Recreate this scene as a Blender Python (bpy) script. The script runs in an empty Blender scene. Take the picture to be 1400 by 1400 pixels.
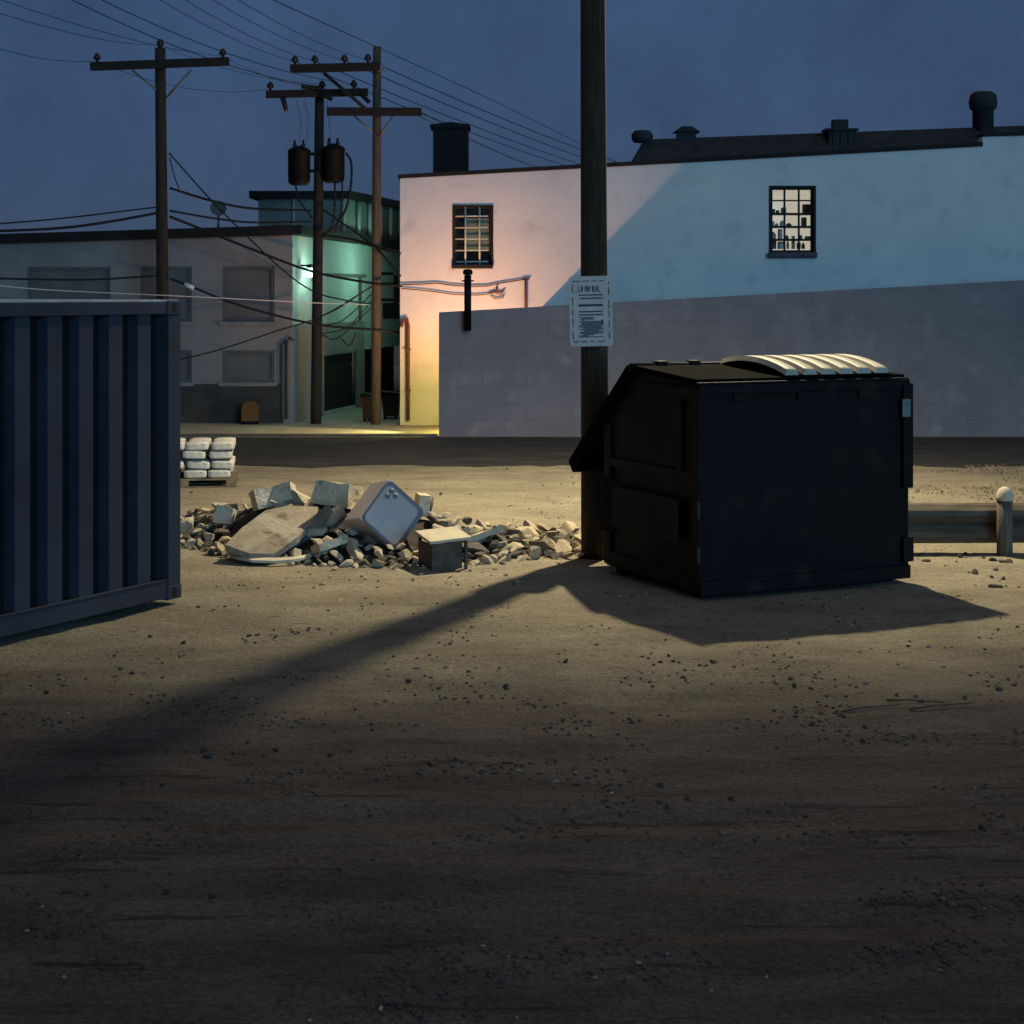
import bpy, bmesh, math, random
from mathutils import Vector, Matrix, noise
R = math.radians
SC = bpy.context.scene
C = SC.collection
rnd = random.Random(7)

# ------------------------------------------------------------------ camera model
F, HZ, EYE = 2300.0, 402.0, 2.6            # focal length in photo pixels, horizon row, eye height
def P(x, y, d): return Vector(((x-700)*d/F, d, EYE-(y-HZ)*d/F))
def G(x, y):
    d = EYE*F/(y-HZ); return Vector(((x-700)*d/F, d, 0))
def px(x, d): return (x-700)*d/F
def pz(y, d): return EYE-(y-HZ)*d/F

# ------------------------------------------------------------------ materials
def mat(name, c1, c2=None, rough=.8, scale=3.0, bump=.0, bscale=40.0, metal=0.0, spec=.3, stretch=None, detail=6, c3=None, sc3=30.0, coords='Object', m0=.35, m1=.65):
    m = bpy.data.materials.new(name); m.use_nodes = True
    nt = m.node_tree; N = nt.nodes; L = nt.links
    b = N['Principled BSDF']
    b.inputs['Roughness'].default_value = rough
    b.inputs['Metallic'].default_value = metal
    b.inputs['Specular IOR Level'].default_value = spec
    tc = N.new('ShaderNodeTexCoord'); mp = N.new('ShaderNodeMapping')
    L.new(tc.outputs[coords], mp.inputs['Vector'])
    if stretch: mp.inputs['Scale'].default_value = stretch
    n = N.new('ShaderNodeTexNoise'); n.inputs['Scale'].default_value = scale; n.inputs['Detail'].default_value = detail
    L.new(mp.outputs[0], n.inputs['Vector'])
    cr = N.new('ShaderNodeValToRGB')
    c2 = c2 or tuple(v*.7 for v in c1)
    cr.color_ramp.elements[0].position = m0; cr.color_ramp.elements[0].color = (*c2, 1)
    cr.color_ramp.elements[1].position = m1; cr.color_ramp.elements[1].color = (*c1, 1)
    L.new(n.outputs['Fac'], cr.inputs['Fac'])
    out = cr.outputs['Color']
    if c3:
        n3 = N.new('ShaderNodeTexNoise'); n3.inputs['Scale'].default_value = sc3; n3.inputs['Detail'].default_value = 4
        L.new(mp.outputs[0], n3.inputs['Vector'])
        r3 = N.new('ShaderNodeValToRGB'); r3.color_ramp.elements[0].position = .55; r3.color_ramp.elements[1].position = .72
        L.new(n3.outputs['Fac'], r3.inputs['Fac'])
        mx = N.new('ShaderNodeMixRGB'); L.new(r3.outputs['Color'], mx.inputs['Fac'])
        L.new(out, mx.inputs['Color1']); mx.inputs['Color2'].default_value = (*c3, 1); out = mx.outputs['Color']
    L.new(out, b.inputs['Base Color'])
    rr = N.new('ShaderNodeMapRange'); rr.inputs['To Min'].default_value = max(.05, rough-.12); rr.inputs['To Max'].default_value = min(1, rough+.12)
    L.new(n.outputs['Fac'], rr.inputs['Value']); L.new(rr.outputs[0], b.inputs['Roughness'])
    if bump:
        nb = N.new('ShaderNodeTexNoise'); nb.inputs['Scale'].default_value = bscale; nb.inputs['Detail'].default_value = 5
        L.new(mp.outputs[0], nb.inputs['Vector'])
        bp = N.new('ShaderNodeBump'); bp.inputs['Strength'].default_value = bump; bp.inputs['Distance'].default_value = .02
        L.new(nb.outputs['Fac'], bp.inputs['Height']); L.new(bp.outputs[0], b.inputs['Normal'])
    return m

def emit(name, c, s):
    m = bpy.data.materials.new(name); m.use_nodes = True
    nt = m.node_tree; b = nt.nodes['Principled BSDF']
    b.inputs['Base Color'].default_value = (*c, 1)
    b.inputs['Emission Color'].default_value = (*c, 1); b.inputs['Emission Strength'].default_value = s
    return m

M = {}
M['stucco'] = mat('painted_stucco', (.62, .61, .58), (.54, .54, .53), .85, .6, .45, 30, c3=(.49, .48, .47), sc3=2.2)
M['coping'] = mat('tar_coping', (.012, .011, .011), (.006, .006, .006), .8, 5)
M['roof'] = mat('dark_roofing', (.035, .034, .035), (.02, .02, .02), .85, 4, .3, 20)
M['chimney'] = mat('sooty_brick', (.014, .012, .011), (.007, .006, .006), .9, 8, .3, 20)
M['greywall'] = mat('grey_stucco', (.235, .21, .192), (.19, .17, .156), .9, .9, .25, 25, c3=(.175, .157, .145), sc3=3)
M['board'] = mat('window_board', (.13, .118, .108), (.10, .09, .083), .8, 2)
M['frame_grey'] = mat('grey_frame', (.11, .105, .10), (.08, .08, .08), .8, 4)
M['plinth'] = mat('dark_plinth', (.055, .046, .042), (.035, .03, .028), .9, 3, .3, 20)
M['palewall'] = mat('pale_alley_paint', (.42, .46, .44), (.32, .36, .35), .8, 1.2, .2, 25)
M['pentwall'] = mat('dull_green_panel', (.20, .23, .205), (.15, .175, .155), .8, 1.4, .2, 25)
M['darkmetal'] = mat('black_metal', (.007, .007, .0075), (.004, .004, .0045), .6, 6, metal=.0, spec=.1)
M['steel'] = mat('galvanised_steel', (.20, .20, .20), (.13, .13, .13), .55, 5, metal=.5)
M['wood'] = mat('creosote_pole', (.055, .038, .024), (.022, .016, .011), .9, 6, .5, 14, stretch=(9, 9, .5))
M['woodpale'] = mat('weathered_pole', (.12, .092, .062), (.05, .038, .026), .9, 6, .5, 14, stretch=(9, 9, .5))
M['armwood'] = mat('crossarm_wood', (.028, .020, .015), (.014, .011, .009), .9, 8, .4, 20)
M['insul'] = mat('dark_porcelain', (.03, .02, .018), (.02, .015, .012), .3, 4)
M['wire'] = mat('black_cable', (.006, .006, .007), (.004, .004, .004), .6, 6)
M['skywire'] = mat('dull_cable', (.028, .038, .06), (.022, .03, .048), .6, 6)
M['palewire'] = mat('pale_cable', (.6, .6, .56), (.5, .5, .48), .6, 6)
M['rust'] = mat('rusty_pipe', (.16, .055, .038), (.09, .03, .022), .85, 14, .2, 60)
M['glassdark'] = mat('dark_glass', (.01, .012, .011), (.006, .007, .007), .12, 3, spec=.5)
M['blind'] = mat('dusty_blind', (.12, .165, .125), (.09, .125, .095), .9, 4)
M['whitebar'] = mat('white_bar_paint', (.50, .52, .46), (.40, .42, .37), .7, 20)
M['black'] = mat('black_trim', (.012, .011, .010), (.007, .007, .006), .7, 8)
M['sill'] = mat('sill_grey', (.09, .09, .10), (.05, .05, .055), .8, 14)
M['room'] = emit('lit_room', (1, .92, .74), .41)
M['itempale'] = mat('pale_shelf_item', (.55, .52, .44), (.4, .38, .32), .8, 20)
M['item'] = mat('shelf_item', (.16, .14, .10), (.08, .07, .055), .8, 20)
M['signwhite'] = mat('weathered_white_board', (.66, .55, .47), (.56, .47, .41), .6, 9, c3=(.46, .39, .34), sc3=18)
M['ink'] = mat('faded_print', (.09, .09, .088), (.05, .05, .05), .8, 40)
M['inkfade'] = mat('rubbed_print', (.19, .175, .17), (.13, .12, .115), .8, 60)
M['dump'] = mat('black_steel_paint', (.0046, .0042, .0046), (.0029, .0027, .0030), .6, 2.2, .15, 8, spec=.16, c3=(.018, .0115, .008), sc3=3.2)
M['dumpside'] = M['dump']
M['lidlit'] = mat('lamplit_lid_rib', (.50, .48, .40), (.40, .38, .32), .55, 5)  # pale tone puts the lamplight on the ribs into their colour
M['lidblack'] = mat('black_plastic_lid', (.006, .0055, .005), (.003, .003, .003), .9, 5, spec=.02)
M['sticker'] = mat('grey_sticker', (.20, .21, .21), (.13, .13, .13), .6, 30)
M['container'] = mat('blue_container_paint', (.040, .048, .066), (.030, .036, .051), .6, 1.3, .1, 30, spec=.25, c3=(.034, .036, .043), sc3=4)
M['containershade'] = mat('blue_container_paint_groove_shade', (.006, .006, .0075), (.004, .004, .005), .85, 1.5, .1, 30)  # near-black paint puts the shade of the grooves into the colour
M['containerlit'] = mat('lamplit_container_paint', (.55, .55, .52), (.34, .36, .37), .6, 10)  # pale tone paints in the lamplit line along the container top
M['concrete'] = mat('broken_concrete', (.62, .54, .39), (.42, .36, .26), .95, 5, .6, 25, c3=(.20, .18, .15), sc3=11)
M['concrete_dark'] = mat('dark_rubble', (.17, .155, .13), (.09, .08, .07), .95, 6, .6, 25)
M['slab'] = mat('stained_slab', (.36, .32, .25), (.20, .165, .12), .95, 3, .4, 25, c3=(.14, .11, .08), sc3=5)
M['enamel'] = mat('white_enamel', (.54, .48, .45), (.45, .40, .38), .35, 2, spec=.5, c3=(.38, .37, .36), sc3=6)
M['enamelrim'] = mat('grey_enamel_rim', (.20, .20, .24), (.15, .15, .18), .5, 5)
M['darkwood'] = mat('dark_cabinet_wood', (.11, .085, .066), (.06, .047, .037), .8, 6)
M['paleboard'] = mat('pale_board', (.55, .50, .38), (.42, .38, .29), .8, 5)
M['timber'] = mat('grey_timber', (.15, .135, .11), (.08, .07, .06), .9, 5, .4, 30, stretch=(6, 6, .8))
M['sack'] = mat('white_sack', (.62, .60, .53), (.46, .44, .38), .8, 9, .9, 16)
M['pallet'] = mat('pallet_wood', (.24, .19, .12), (.12, .09, .06), .9, 6)
M['railmetal'] = mat('dull_guardrail', (.115, .09, .066), (.055, .045, .035), .6, 4, .2, 20, stretch=(.8, 4, 4), spec=.35)
M['orange'] = mat('dull_orange_plastic', (.17, .072, .015), (.12, .05, .012), .6, 5)
M['bin'] = mat('maroon_bin', (.045, .024, .024), (.03, .016, .016), .6, 5)
M['binbrown'] = mat('brown_bin', (.05, .033, .02), (.03, .02, .013), .7, 5)
M['heap_core'] = mat('gap_shade_core', (.06, .05, .042), (.02, .017, .014), .95, 6, .6, 25)  # dark so the gaps between the stones read as black shade
M['pebble'] = mat('pebble', (.30, .27, .21), (.15, .13, .11), .95, 9, .4, 30)
M['clod'] = mat('dark_clod', (.080, .069, .060), (.048, .041, .037), .95, 9, .4, 30)
M['lamp_teal'] = emit('teal_lamp_glass', (.62, 1.0, .86), 2.4)
M['lamp_warm'] = emit('sodium_lamp_glass', (1, .80, .42), 6)
M['bulb_warm'] = emit('warm_lamp_glass', (1, .78, .35), 3)

# block wall: courses of painted block
def block_mat():
    m = mat('painted_block', (.245, .205, .205), (.195, .165, .166), .9, 1.1, .3, 25, c3=(.275, .235, .228), sc3=2.5)
    nt = m.node_tree; N = nt.nodes; L = nt.links; b = N['Principled BSDF']
    tc = N.new('ShaderNodeTexCoord'); sx = N.new('ShaderNodeSeparateXYZ'); cx = N.new('ShaderNodeCombineXYZ')
    L.new(tc.outputs['Object'], sx.inputs[0]); L.new(sx.outputs['X'], cx.inputs['X']); L.new(sx.outputs['Z'], cx.inputs['Y'])
    br = N.new('ShaderNodeTexBrick'); br.inputs['Scale'].default_value = 1
    br.inputs['Brick Width'].default_value = .8; br.inputs['Row Height'].default_value = .3; br.inputs['Mortar Size'].default_value = .012
    br.inputs['Mortar Smooth'].default_value = .4
    L.new(cx.outputs[0], br.inputs['Vector'])
    n = N.new('ShaderNodeTexNoise'); n.inputs['Scale'].default_value = 2.6; L.new(tc.outputs['Object'], n.inputs['Vector'])
    gt = N.new('ShaderNodeMath'); gt.operation = 'GREATER_THAN'; gt.inputs[1].default_value = .50; L.new(n.outputs['Fac'], gt.inputs[0])
    ml = N.new('ShaderNodeMath'); ml.operation = 'MULTIPLY'; L.new(gt.outputs[0], ml.inputs[0]); L.new(br.outputs['Fac'], ml.inputs[1])
    ms = N.new('ShaderNodeMath'); ms.operation = 'MULTIPLY'; ms.inputs[1].default_value = .32; L.new(ml.outputs[0], ms.inputs[0])
    old = b.inputs['Base Color'].links[0].from_socket
    mx = N.new('ShaderNodeMixRGB'); L.new(ms.outputs[0], mx.inputs['Fac']); L.new(old, mx.inputs['Color1']); mx.inputs['Color2'].default_value = (.09, .088, .09, 1)
    L.new(mx.outputs[0], b.inputs['Base Color'])
    return m
M['block'] = block_mat()

def ground_mat():
    m = bpy.data.materials.new('gravel_lot'); m.use_nodes = True
    nt = m.node_tree; N = nt.nodes; L = nt.links; b = N['Principled BSDF']; b.inputs['Roughness'].default_value = .95; b.inputs['Specular IOR Level'].default_value = .12
    tc = N.new('ShaderNodeTexCoord'); sx = N.new('ShaderNodeSeparateXYZ'); L.new(tc.outputs['Object'], sx.inputs[0])
    def nz(scale, detail=6, st=None, rough=.6):
        n = N.new('ShaderNodeTexNoise'); n.inputs['Scale'].default_value = scale; n.inputs['Detail'].default_value = detail; n.inputs['Roughness'].default_value = rough
        if st:
            mp = N.new('ShaderNodeMapping'); mp.inputs['Scale'].default_value = st; L.new(tc.outputs['Object'], mp.inputs['Vector']); L.new(mp.outputs[0], n.inputs['Vector'])
        else: L.new(tc.outputs['Object'], n.inputs['Vector'])
        return n.outputs['Fac']
    def ramp(f, a, c, ca=(0, 0, 0, 1), cb=(1, 1, 1, 1)):
        r = N.new('ShaderNodeValToRGB'); r.color_ramp.elements[0].position = a; r.color_ramp.elements[1].position = c
        r.color_ramp.elements[0].color = ca; r.color_ramp.elements[1].color = cb; L.new(f, r.inputs['Fac']); return r.outputs['Color']
    def mix(f, a, c):
        x = N.new('ShaderNodeMixRGB'); L.new(f, x.inputs['Fac'])
        for k, v in (('Color1', a), ('Color2', c)):
            if isinstance(v, tuple): x.inputs[k].default_value = v
            else: L.new(v, x.inputs[k])
        return x.outputs[0]
    def math_(op, a, c):
        x = N.new('ShaderNodeMath'); x.operation = op
        for i, v in enumerate((a, c)):
            if isinstance(v, (int, float)): x.inputs[i].default_value = v
            else: L.new(v, x.inputs[i])
        return x.outputs[0]
    gravel = ramp(nz(.8, 10, (1, 1.7, 1), .7), .32, .68, (.185, .163, .125, 1), (.35, .315, .235, 1))
    fine = ramp(nz(38, 5, None, .75), .38, .66, (.5, .5, .5, 1), (1.22, 1.22, 1.22, 1))
    x = N.new('ShaderNodeMixRGB'); x.blend_type = 'MULTIPLY'; x.inputs['Fac'].default_value = .8; L.new(gravel, x.inputs['Color1']); L.new(fine, x.inputs['Color2']); gravel = x.outputs[0]
    near_ground = ramp(nz(1.1, 10, (.8, 2.4, 1), .7), .33, .67, (.062, .054, .052, 1), (.138, .122, .112, 1))
    x = N.new('ShaderNodeMixRGB'); x.blend_type = 'MULTIPLY'; x.inputs['Fac'].default_value = .9; L.new(near_ground, x.inputs['Color1']); L.new(fine, x.inputs['Color2']); near_ground = x.outputs[0]
    # ground turns darker on the near side, along a ragged edge
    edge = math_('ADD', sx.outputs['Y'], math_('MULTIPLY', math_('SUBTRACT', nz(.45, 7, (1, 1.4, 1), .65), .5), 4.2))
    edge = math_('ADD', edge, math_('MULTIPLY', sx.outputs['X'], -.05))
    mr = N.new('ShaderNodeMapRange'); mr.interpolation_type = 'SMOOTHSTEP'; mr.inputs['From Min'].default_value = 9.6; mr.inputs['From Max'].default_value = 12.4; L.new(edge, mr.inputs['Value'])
    col = mix(mr.outputs[0], near_ground, gravel)
    tracks = ramp(nz(1.8, 10, (.45, 4.5, 1), .72), .565, .63)
    mr2 = N.new('ShaderNodeMapRange'); mr2.inputs['From Min'].default_value = 10.5; mr2.inputs['From Max'].default_value = 9.; mr2.inputs['To Max'].default_value = .8; L.new(sx.outputs['Y'], mr2.inputs['Value'])
    col = mix(math_('MULTIPLY', tracks, mr2.outputs[0]), col, (.026, .021, .02, 1))
    spots = ramp(nz(4.5, 8, (1, 1.8, 1), .7), .60, .64)
    col = mix(math_('MULTIPLY', spots, .55), col, (.045, .037, .030, 1))
    L.new(col, b.inputs['Base Color'])
    bp = N.new('ShaderNodeBump'); bp.inputs['Strength'].default_value = .85; bp.inputs['Distance'].default_value = .03
    h = math_('ADD', nz(12, 8), math_('MULTIPLY', nz(70, 3), .4)); L.new(h, bp.inputs['Height']); L.new(bp.outputs[0], b.inputs['Normal'])
    return m
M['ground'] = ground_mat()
M['asphalt'] = mat('worn_asphalt', (.042, .040, .040), (.022, .021, .021), .9, 1.5, .4, 40, stretch=(.5, 2, 1), c3=(.06, .055, .05), sc3=3)
M['verge'] = mat('dry_verge', (.26, .22, .14), (.15, .125, .08), .95, 3, .6, 20, c3=(.06, .05, .035), sc3=6)
M['kerbstone'] = mat('dirty_kerbstone', (.13, .115, .095), (.08, .07, .06), .9, 3, .3, 30)
M['pavement'] = mat('concrete_pavement', (.34, .32, .27), (.26, .24, .20), .9, 2, .3, 30)

# ------------------------------------------------------------------ mesh builder
class MB:
    def __init__(s, T=None): s.bm = bmesh.new(); s.T = T or Matrix.Identity(4)
    def v(s, p): return s.bm.verts.new(s.T @ Vector(p))
    def f(s, vs, smooth=False):
        try:
            fc = s.bm.faces.new(vs); fc.smooth = smooth; return fc
        except ValueError: return None
    def box(s, a, b, bevel=0, rot=None):
        a, b = Vector(a), Vector(b); c = (a+b)/2; h = (b-a)/2
        n0 = len(s.bm.verts)
        t = bmesh.new(); bmesh.ops.create_cube(t, size=1)
        for w in t.verts: w.co = Vector((w.co.x*2*h.x, w.co.y*2*h.y, w.co.z*2*h.z))
        if bevel: bmesh.ops.bevel(t, geom=t.edges[:], offset=bevel, segments=2, affect='EDGES', profile=.6)
        Rm = rot if rot is not None else Matrix.Identity(3)
        mp = {}
        for w in t.verts: mp[w] = s.v(c+Rm @ w.co)
        for fc in t.faces: s.f([mp[w] for w in fc.verts])
        t.free(); return s
    def tube(s, pts, r, n=8, r2=None, caps=True, smooth=True):
        pts = [Vector(p) for p in pts]; rings = []
        up = Vector((0, 0, 1))
        for i, p in enumerate(pts):
            d = (pts[min(i+1, len(pts)-1)]-pts[max(i-1, 0)]).normalized()
            a = d.cross(up)
            if a.length < .05: a = d.cross(Vector((1, 0, 0)))
            a.normalize(); b = d.cross(a)
            rr = r if r2 is None else r+(r2-r)*i/(len(pts)-1)
            rings.append([s.v(p+(a*math.cos(2*math.pi*k/n)+b*math.sin(2*math.pi*k/n))*rr) for k in range(n)])
        for i in range(len(rings)-1):
            for k in range(n): s.f([rings[i][k], rings[i][(k+1) % n], rings[i+1][(k+1) % n], rings[i+1][k]], smooth)
        if caps: s.f(rings[0]); s.f(rings[-1][::-1])
        return s
    def lathe(s, prof, c=(0, 0, 0), n=16, smooth=True):
        c = Vector(c); rings = []
        for r, z in prof: rings.append([s.v(c+Vector((r*math.cos(2*math.pi*k/n), r*math.sin(2*math.pi*k/n), z))) for k in range(n)])
        for i in range(len(rings)-1):
            for k in range(n): s.f([rings[i][k], rings[i][(k+1) % n], rings[i+1][(k+1) % n], rings[i+1][k]], smooth)
        s.f(rings[0][::-1]); s.f(rings[-1]); return s
    def prism(s, poly, vec):
        vec = Vector(vec); a = [s.v(p) for p in poly]; b = [s.v(Vector(p)+vec) for p in poly]
        s.f(a); s.f(b[::-1]); n = len(a)
        for i in range(n): s.f([a[i], a[(i+1) % n], b[(i+1) % n], b[i]])
        return s
    def rock(s, size, seed, c=(0, 0, 0), sub=2, cuts=6):
        r = random.Random(seed); t = bmesh.new(); bmesh.ops.create_icosphere(t, subdivisions=sub, radius=1)
        pl = []
        for k in range(cuts):
            d = Vector((r.uniform(-1, 1), r.uniform(-1, 1), r.uniform(-1, 1))).normalized(); pl.append((d, r.uniform(.32, .72)))
        for w in t.verts:
            for d, o in pl:
                e = w.co.dot(d)-o
                if e > 0: w.co -= d*e*.96
            w.co *= 1+.10*noise.noise(w.co*2+Vector((seed*3.1, 0, 0)))
        mp = {}
        for w in t.verts: mp[w] = s.v(Vector(c)+Vector((w.co.x*size[0], w.co.y*size[1], w.co.z*size[2])))
        for fc in t.faces: s.f([mp[w] for w in fc.verts])
        t.free(); return s

WM = {}
def link(o, parent, Mw):
    C.objects.link(o); WM[o.name] = Mw
    if parent: o.parent = parent
    return o
def thing(name, label, cat, loc=(0, 0, 0), rot=(0, 0, 0), group=None, kind=None):
    o = bpy.data.objects.new(name, None); o.empty_display_size = .2
    o.location = loc; o.rotation_euler = rot
    C.objects.link(o); WM[o.name] = Matrix.Translation(Vector(loc)) @ o.rotation_euler.to_matrix().to_4x4()
    tag(o, label, cat, group, kind); return o
def tag(o, label=None, cat=None, group=None, kind=None):
    if label: o['label'] = label
    if cat: o['category'] = cat
    if group: o['group'] = group
    if kind: o['kind'] = kind
    return o
def obj(name, mb, m, parent=None, world=True, loc=None, recalc=True):
    """one mesh object; world=True: the vertices are in world space; else in the thing's own space"""
    bm = mb.bm
    if parent is not None:
        Mw = WM[parent.name]
        if world: bm.transform(Mw.inverted())
    else:
        Mw = Matrix.Translation(Vector(loc or (0, 0, 0)))
        if world: bm.transform(Mw.inverted())
    if recalc: bmesh.ops.recalc_face_normals(bm, faces=bm.faces[:])
    me = bpy.data.meshes.new(name); bm.to_mesh(me); bm.free()
    ms = m if isinstance(m, (list, tuple)) else [m]
    for q in ms: me.materials.append(M[q])
    o = bpy.data.objects.new(name, me)
    if parent is None: o.location = loc or (0, 0, 0)
    return link(o, parent, Mw)
def dup(root, loc, rot=None, label=None, scale=None, group=None):
    r = root.copy(); C.objects.link(r); r.location = loc
    if rot is not None: r.rotation_euler = rot
    if scale is not None: r.scale = scale
    if label: r['label'] = label
    if group: r['group'] = group
    for ch in list(root.children):
        c = ch.copy(); C.objects.link(c); c.parent = r
        for g in list(ch.children):
            d = g.copy(); C.objects.link(d); d.parent = c
    return r

# ------------------------------------------------------------------ ground, road, pavement
def gheight(x, y):
    rut = []
    if y > 24 or y < -20 or abs(x) > 30: return 0
    k = min(1, (24-y)/3)
    if 4 < y < 13:
        for a_, b_, w_, d_ in ((6.9, .06, .13, .022), (8.35, .075, .14, .024), (9.6, -.05, .11, .016), (10.9, -.04, .12, .016), (5.7, .02, .12, .016)):
            r_ = y-a_-b_*x-.22*noise.noise(Vector((x*.45, a_, 0)))
            if abs(r_) < .8: k2 = max(0, .25+1.3*noise.noise(Vector((x*.6, a_, 3)))); k2 = min(1, k2+.35); rut.append(k2*d_*(-math.exp(-(r_/w_)**2)+.55*math.exp(-((abs(r_)-w_*2)/(w_*.8))**2)))
    return sum(rut)+k*(.022*noise.noise(Vector((x*.55, y*.55, 1)))+.014*noise.noise(Vector((x*2.3, y*2.3, 4)))+.004*noise.noise(Vector((x*7, y*7, 2))))
def axis(lo, f0, f1, hi, step):
    a = []; x = f0
    while x <= f1+1e-6: a.append(x); x += step
    s = step; x = a[0]; l = []
    while x > lo: s *= 1.5; x -= s; l.append(max(x, lo))
    s = step; x = a[-1]; r = []
    while x < hi: s *= 1.5; x += s; r.append(min(x, hi))
    return l[::-1]+a+r
xs = axis(-600, -6, 6.2, 600, .10); ys = axis(-300, 4.5, 24.2, 900, .07)
g = MB(); gv = [[g.v((x, y, gheight(x, y))) for x in xs] for y in ys]
for j in range(len(ys)-1):
    for i in range(len(xs)-1): g.f([gv[j][i], gv[j][i+1], gv[j+1][i+1], gv[j+1][i]], True)
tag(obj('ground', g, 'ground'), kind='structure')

def wobbly(y0, y1, x0, x1, z, amp0, amp1, seed, step=.25):
    b = MB(); n = int((x1-x0)/step); a = []
    for i in range(n+1):
        x = x0+(x1-x0)*i/n
        a.append((b.v((x, y0+amp0*noise.noise(Vector((x*.8, seed, 0)))+amp0*.5*noise.noise(Vector((x*3.1, seed, 5))), z)), b.v((x, y1+amp1*noise.noise(Vector((x*.8, seed, 9))), z))))
    for i in range(n): b.f([a[i][0], a[i+1][0], a[i+1][1], a[i][1]])
    return b
tag(obj('road', wobbly(25.4, 30.5, -60, 60, .006, .45, 0, 3), 'asphalt'), kind='structure')
pv = MB()
pv.box((-60, 30.9, -.1), (-1.36, 33.0, .03), .01)
pv.box((-60, 33.006, -.1), (-2.25, 33.594, .028))
pv.box((-4.3, 33.6, -.1), (-2.25, 60, .026))
tag(obj('pavement', pv, 'pavement'), kind='structure')
kb = MB()
x = -60
while x < -1.5:
    x1 = min(x+1.8, -1.37); kb.box((x+.008, 30.70, -.1), (x1, 30.892, .04), .012); x += 1.8
tag(obj('kerb', kb, 'kerbstone'), kind='structure')

# dry grass verge beyond the guard rail: a mat of short blades
vg = MB(); rg = random.Random(5)
for i in range(9000):
    x = rg.uniform(2.0, 9.5); y = rg.uniform(19.2, 25.6)
    if noise.noise(Vector((x*.7, y*.7, 3))) < -.12+.25*rg.random(): continue
    h = rg.uniform(.012, .045); a = rg.uniform(0, 6.28); w = .011
    t = Vector((math.cos(a), math.sin(a), 0)); l = Vector((rg.uniform(-.05, .05), rg.uniform(-.05, .05), h))
    p = Vector((x, y, 0)); vg.f([vg.v(p-t*w), vg.v(p+t*w), vg.v(p+l)])
tag(obj('dry_grass', vg, 'verge', recalc=False), 'sparse short dry grass between the guard rail and the dark road', 'grass', kind='stuff')

# ------------------------------------------------------------------ walls with openings
def wall_panel(mb, x0, x1, top, opens, y, thick, z0=0.0, xform=None):
    """a wall in the XZ plane at depth y (opens: x0,x1,z0,z1); top(x) is the roof line"""
    xb = sorted(set([x0, x1]+[v for o in opens for v in o[:2]]+[x0+(x1-x0)*i/8 for i in range(1, 8)]))
    zb = sorted(set([z0]+[v for o in opens for v in o[2:]]))
    vs = {}
    def vert(i, j):
        if (i, j) not in vs:
            z = zb[j] if j < len(zb) else top(xb[i])
            p = Vector((xb[i], y, z)); vs[(i, j)] = mb.v(xform(p) if xform else p)
        return vs[(i, j)]
    fs = []
    for i in range(len(xb)-1):
        for j in range(len(zb)):
            cx = (xb[i]+xb[i+1])/2; cz = (zb[j]+zb[j+1])/2 if j+1 < len(zb) else 1e3
            if any(o[0] < cx < o[1] and o[2] < cz < o[3] for o in opens): continue
            fs.append(mb.f([vert(i, j), vert(i+1, j), vert(i+1, j+1), vert(i, j+1)]))
    ex = bmesh.ops.extrude_face_region(mb.bm, geom=fs)
    off = Vector((0, thick, 0))
    if xform: off = xform(Vector((0, y+thick, 0)))-xform(Vector((0, y, 0)))
    for e in ex['geom']:
        if isinstance(e, bmesh.types.BMVert): e.co += off

# ------------------------------------------------------------------ the pink and blue lit building
DW = 33.0
bx0, bx1, bstep = px(547, DW), 15.0, px(1343, DW)
zt0, zt1 = pz(244, DW), pz(200, DW)
def btop(x): return zt0+(zt1-zt0)*(x-bx0)/(bstep-bx0)
B = thing('stucco_building', 'long pale stucco building lit pink on the left and blue on the right', 'building', (bx0, DW, 0))
w1 = (px(621, DW), px(672, DW), pz(362, DW), pz(282, DW))
w2 = (px(1054, DW), px(1113, DW), pz(345, DW), pz(256, DW))
wb = MB(); wall_panel(wb, bx0, bstep, btop, [w1, w2], DW, .3)
wall_panel(wb, bstep+.001, bx1, lambda x: pz(187, DW)+(x-bstep)*.03, [], DW-.002, .302)
wb.box((bx0+.002, DW+.302, 0), (bx0+.3, DW+12, zt0-.02)); wb.box((bx1-.3, DW+.302, 0), (bx1-.002, DW+12, 5.7)); wb.box((bx0+.002, DW+12, 0), (bx1-.002, DW+12.3, 4.9))
obj('wall', wb, 'stucco', B)
cp = MB()
cp.prism([(bx0-.04, DW-.05, zt0), (bstep-.002, DW-.05, btop(bstep)), (bstep-.002, DW-.05, btop(bstep)+.085), (bx0-.04, DW-.05, zt0+.075)], (0, .45, 0))
cp.prism([(bstep, DW-.05, pz(187, DW)+.002), (bx1, DW-.05, pz(187, DW)+.18), (bx1, DW-.05, pz(187, DW)+.27), (bstep, DW-.05, pz(187, DW)+.07)], (0, .45, 0))
cp.box((bx0-.04, DW+.402, zt0-.06), (bx0+.35, DW+12.3, zt0+.07))
obj('coping', cp, 'coping', B)
fr = MB(); fr.prism([(bx0+.3, DW+.3, zt0-.25), (bx1-.3, DW+.3, zt1-.25), (bx1-.3, DW+.3, zt1-.35), (bx0+.3, DW+.3, zt0-.35)], (0, 11.7, 0))
obj('roof', fr, 'roof', B)
# chimney stack
dch = 34.6
ch = MB(); a, b2 = px(592, dch), px(640, dch); zt = pz(172, dch)
ch.box((a, dch, zt0-.3), (b2, dch+.62, zt-.05), .01)
ch.box((a-.06, dch-.06, zt-.048), (b2+.04, dch+.68, zt+.03), .01)
ch.prism([(a-.02, dch-.02, zt+.032), (b2+.01, dch-.02, zt+.032), ((a+b2)/2, dch-.02, zt+.08)], (0, .66, 0))
obj('chimney', ch, 'chimney', B)
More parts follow.
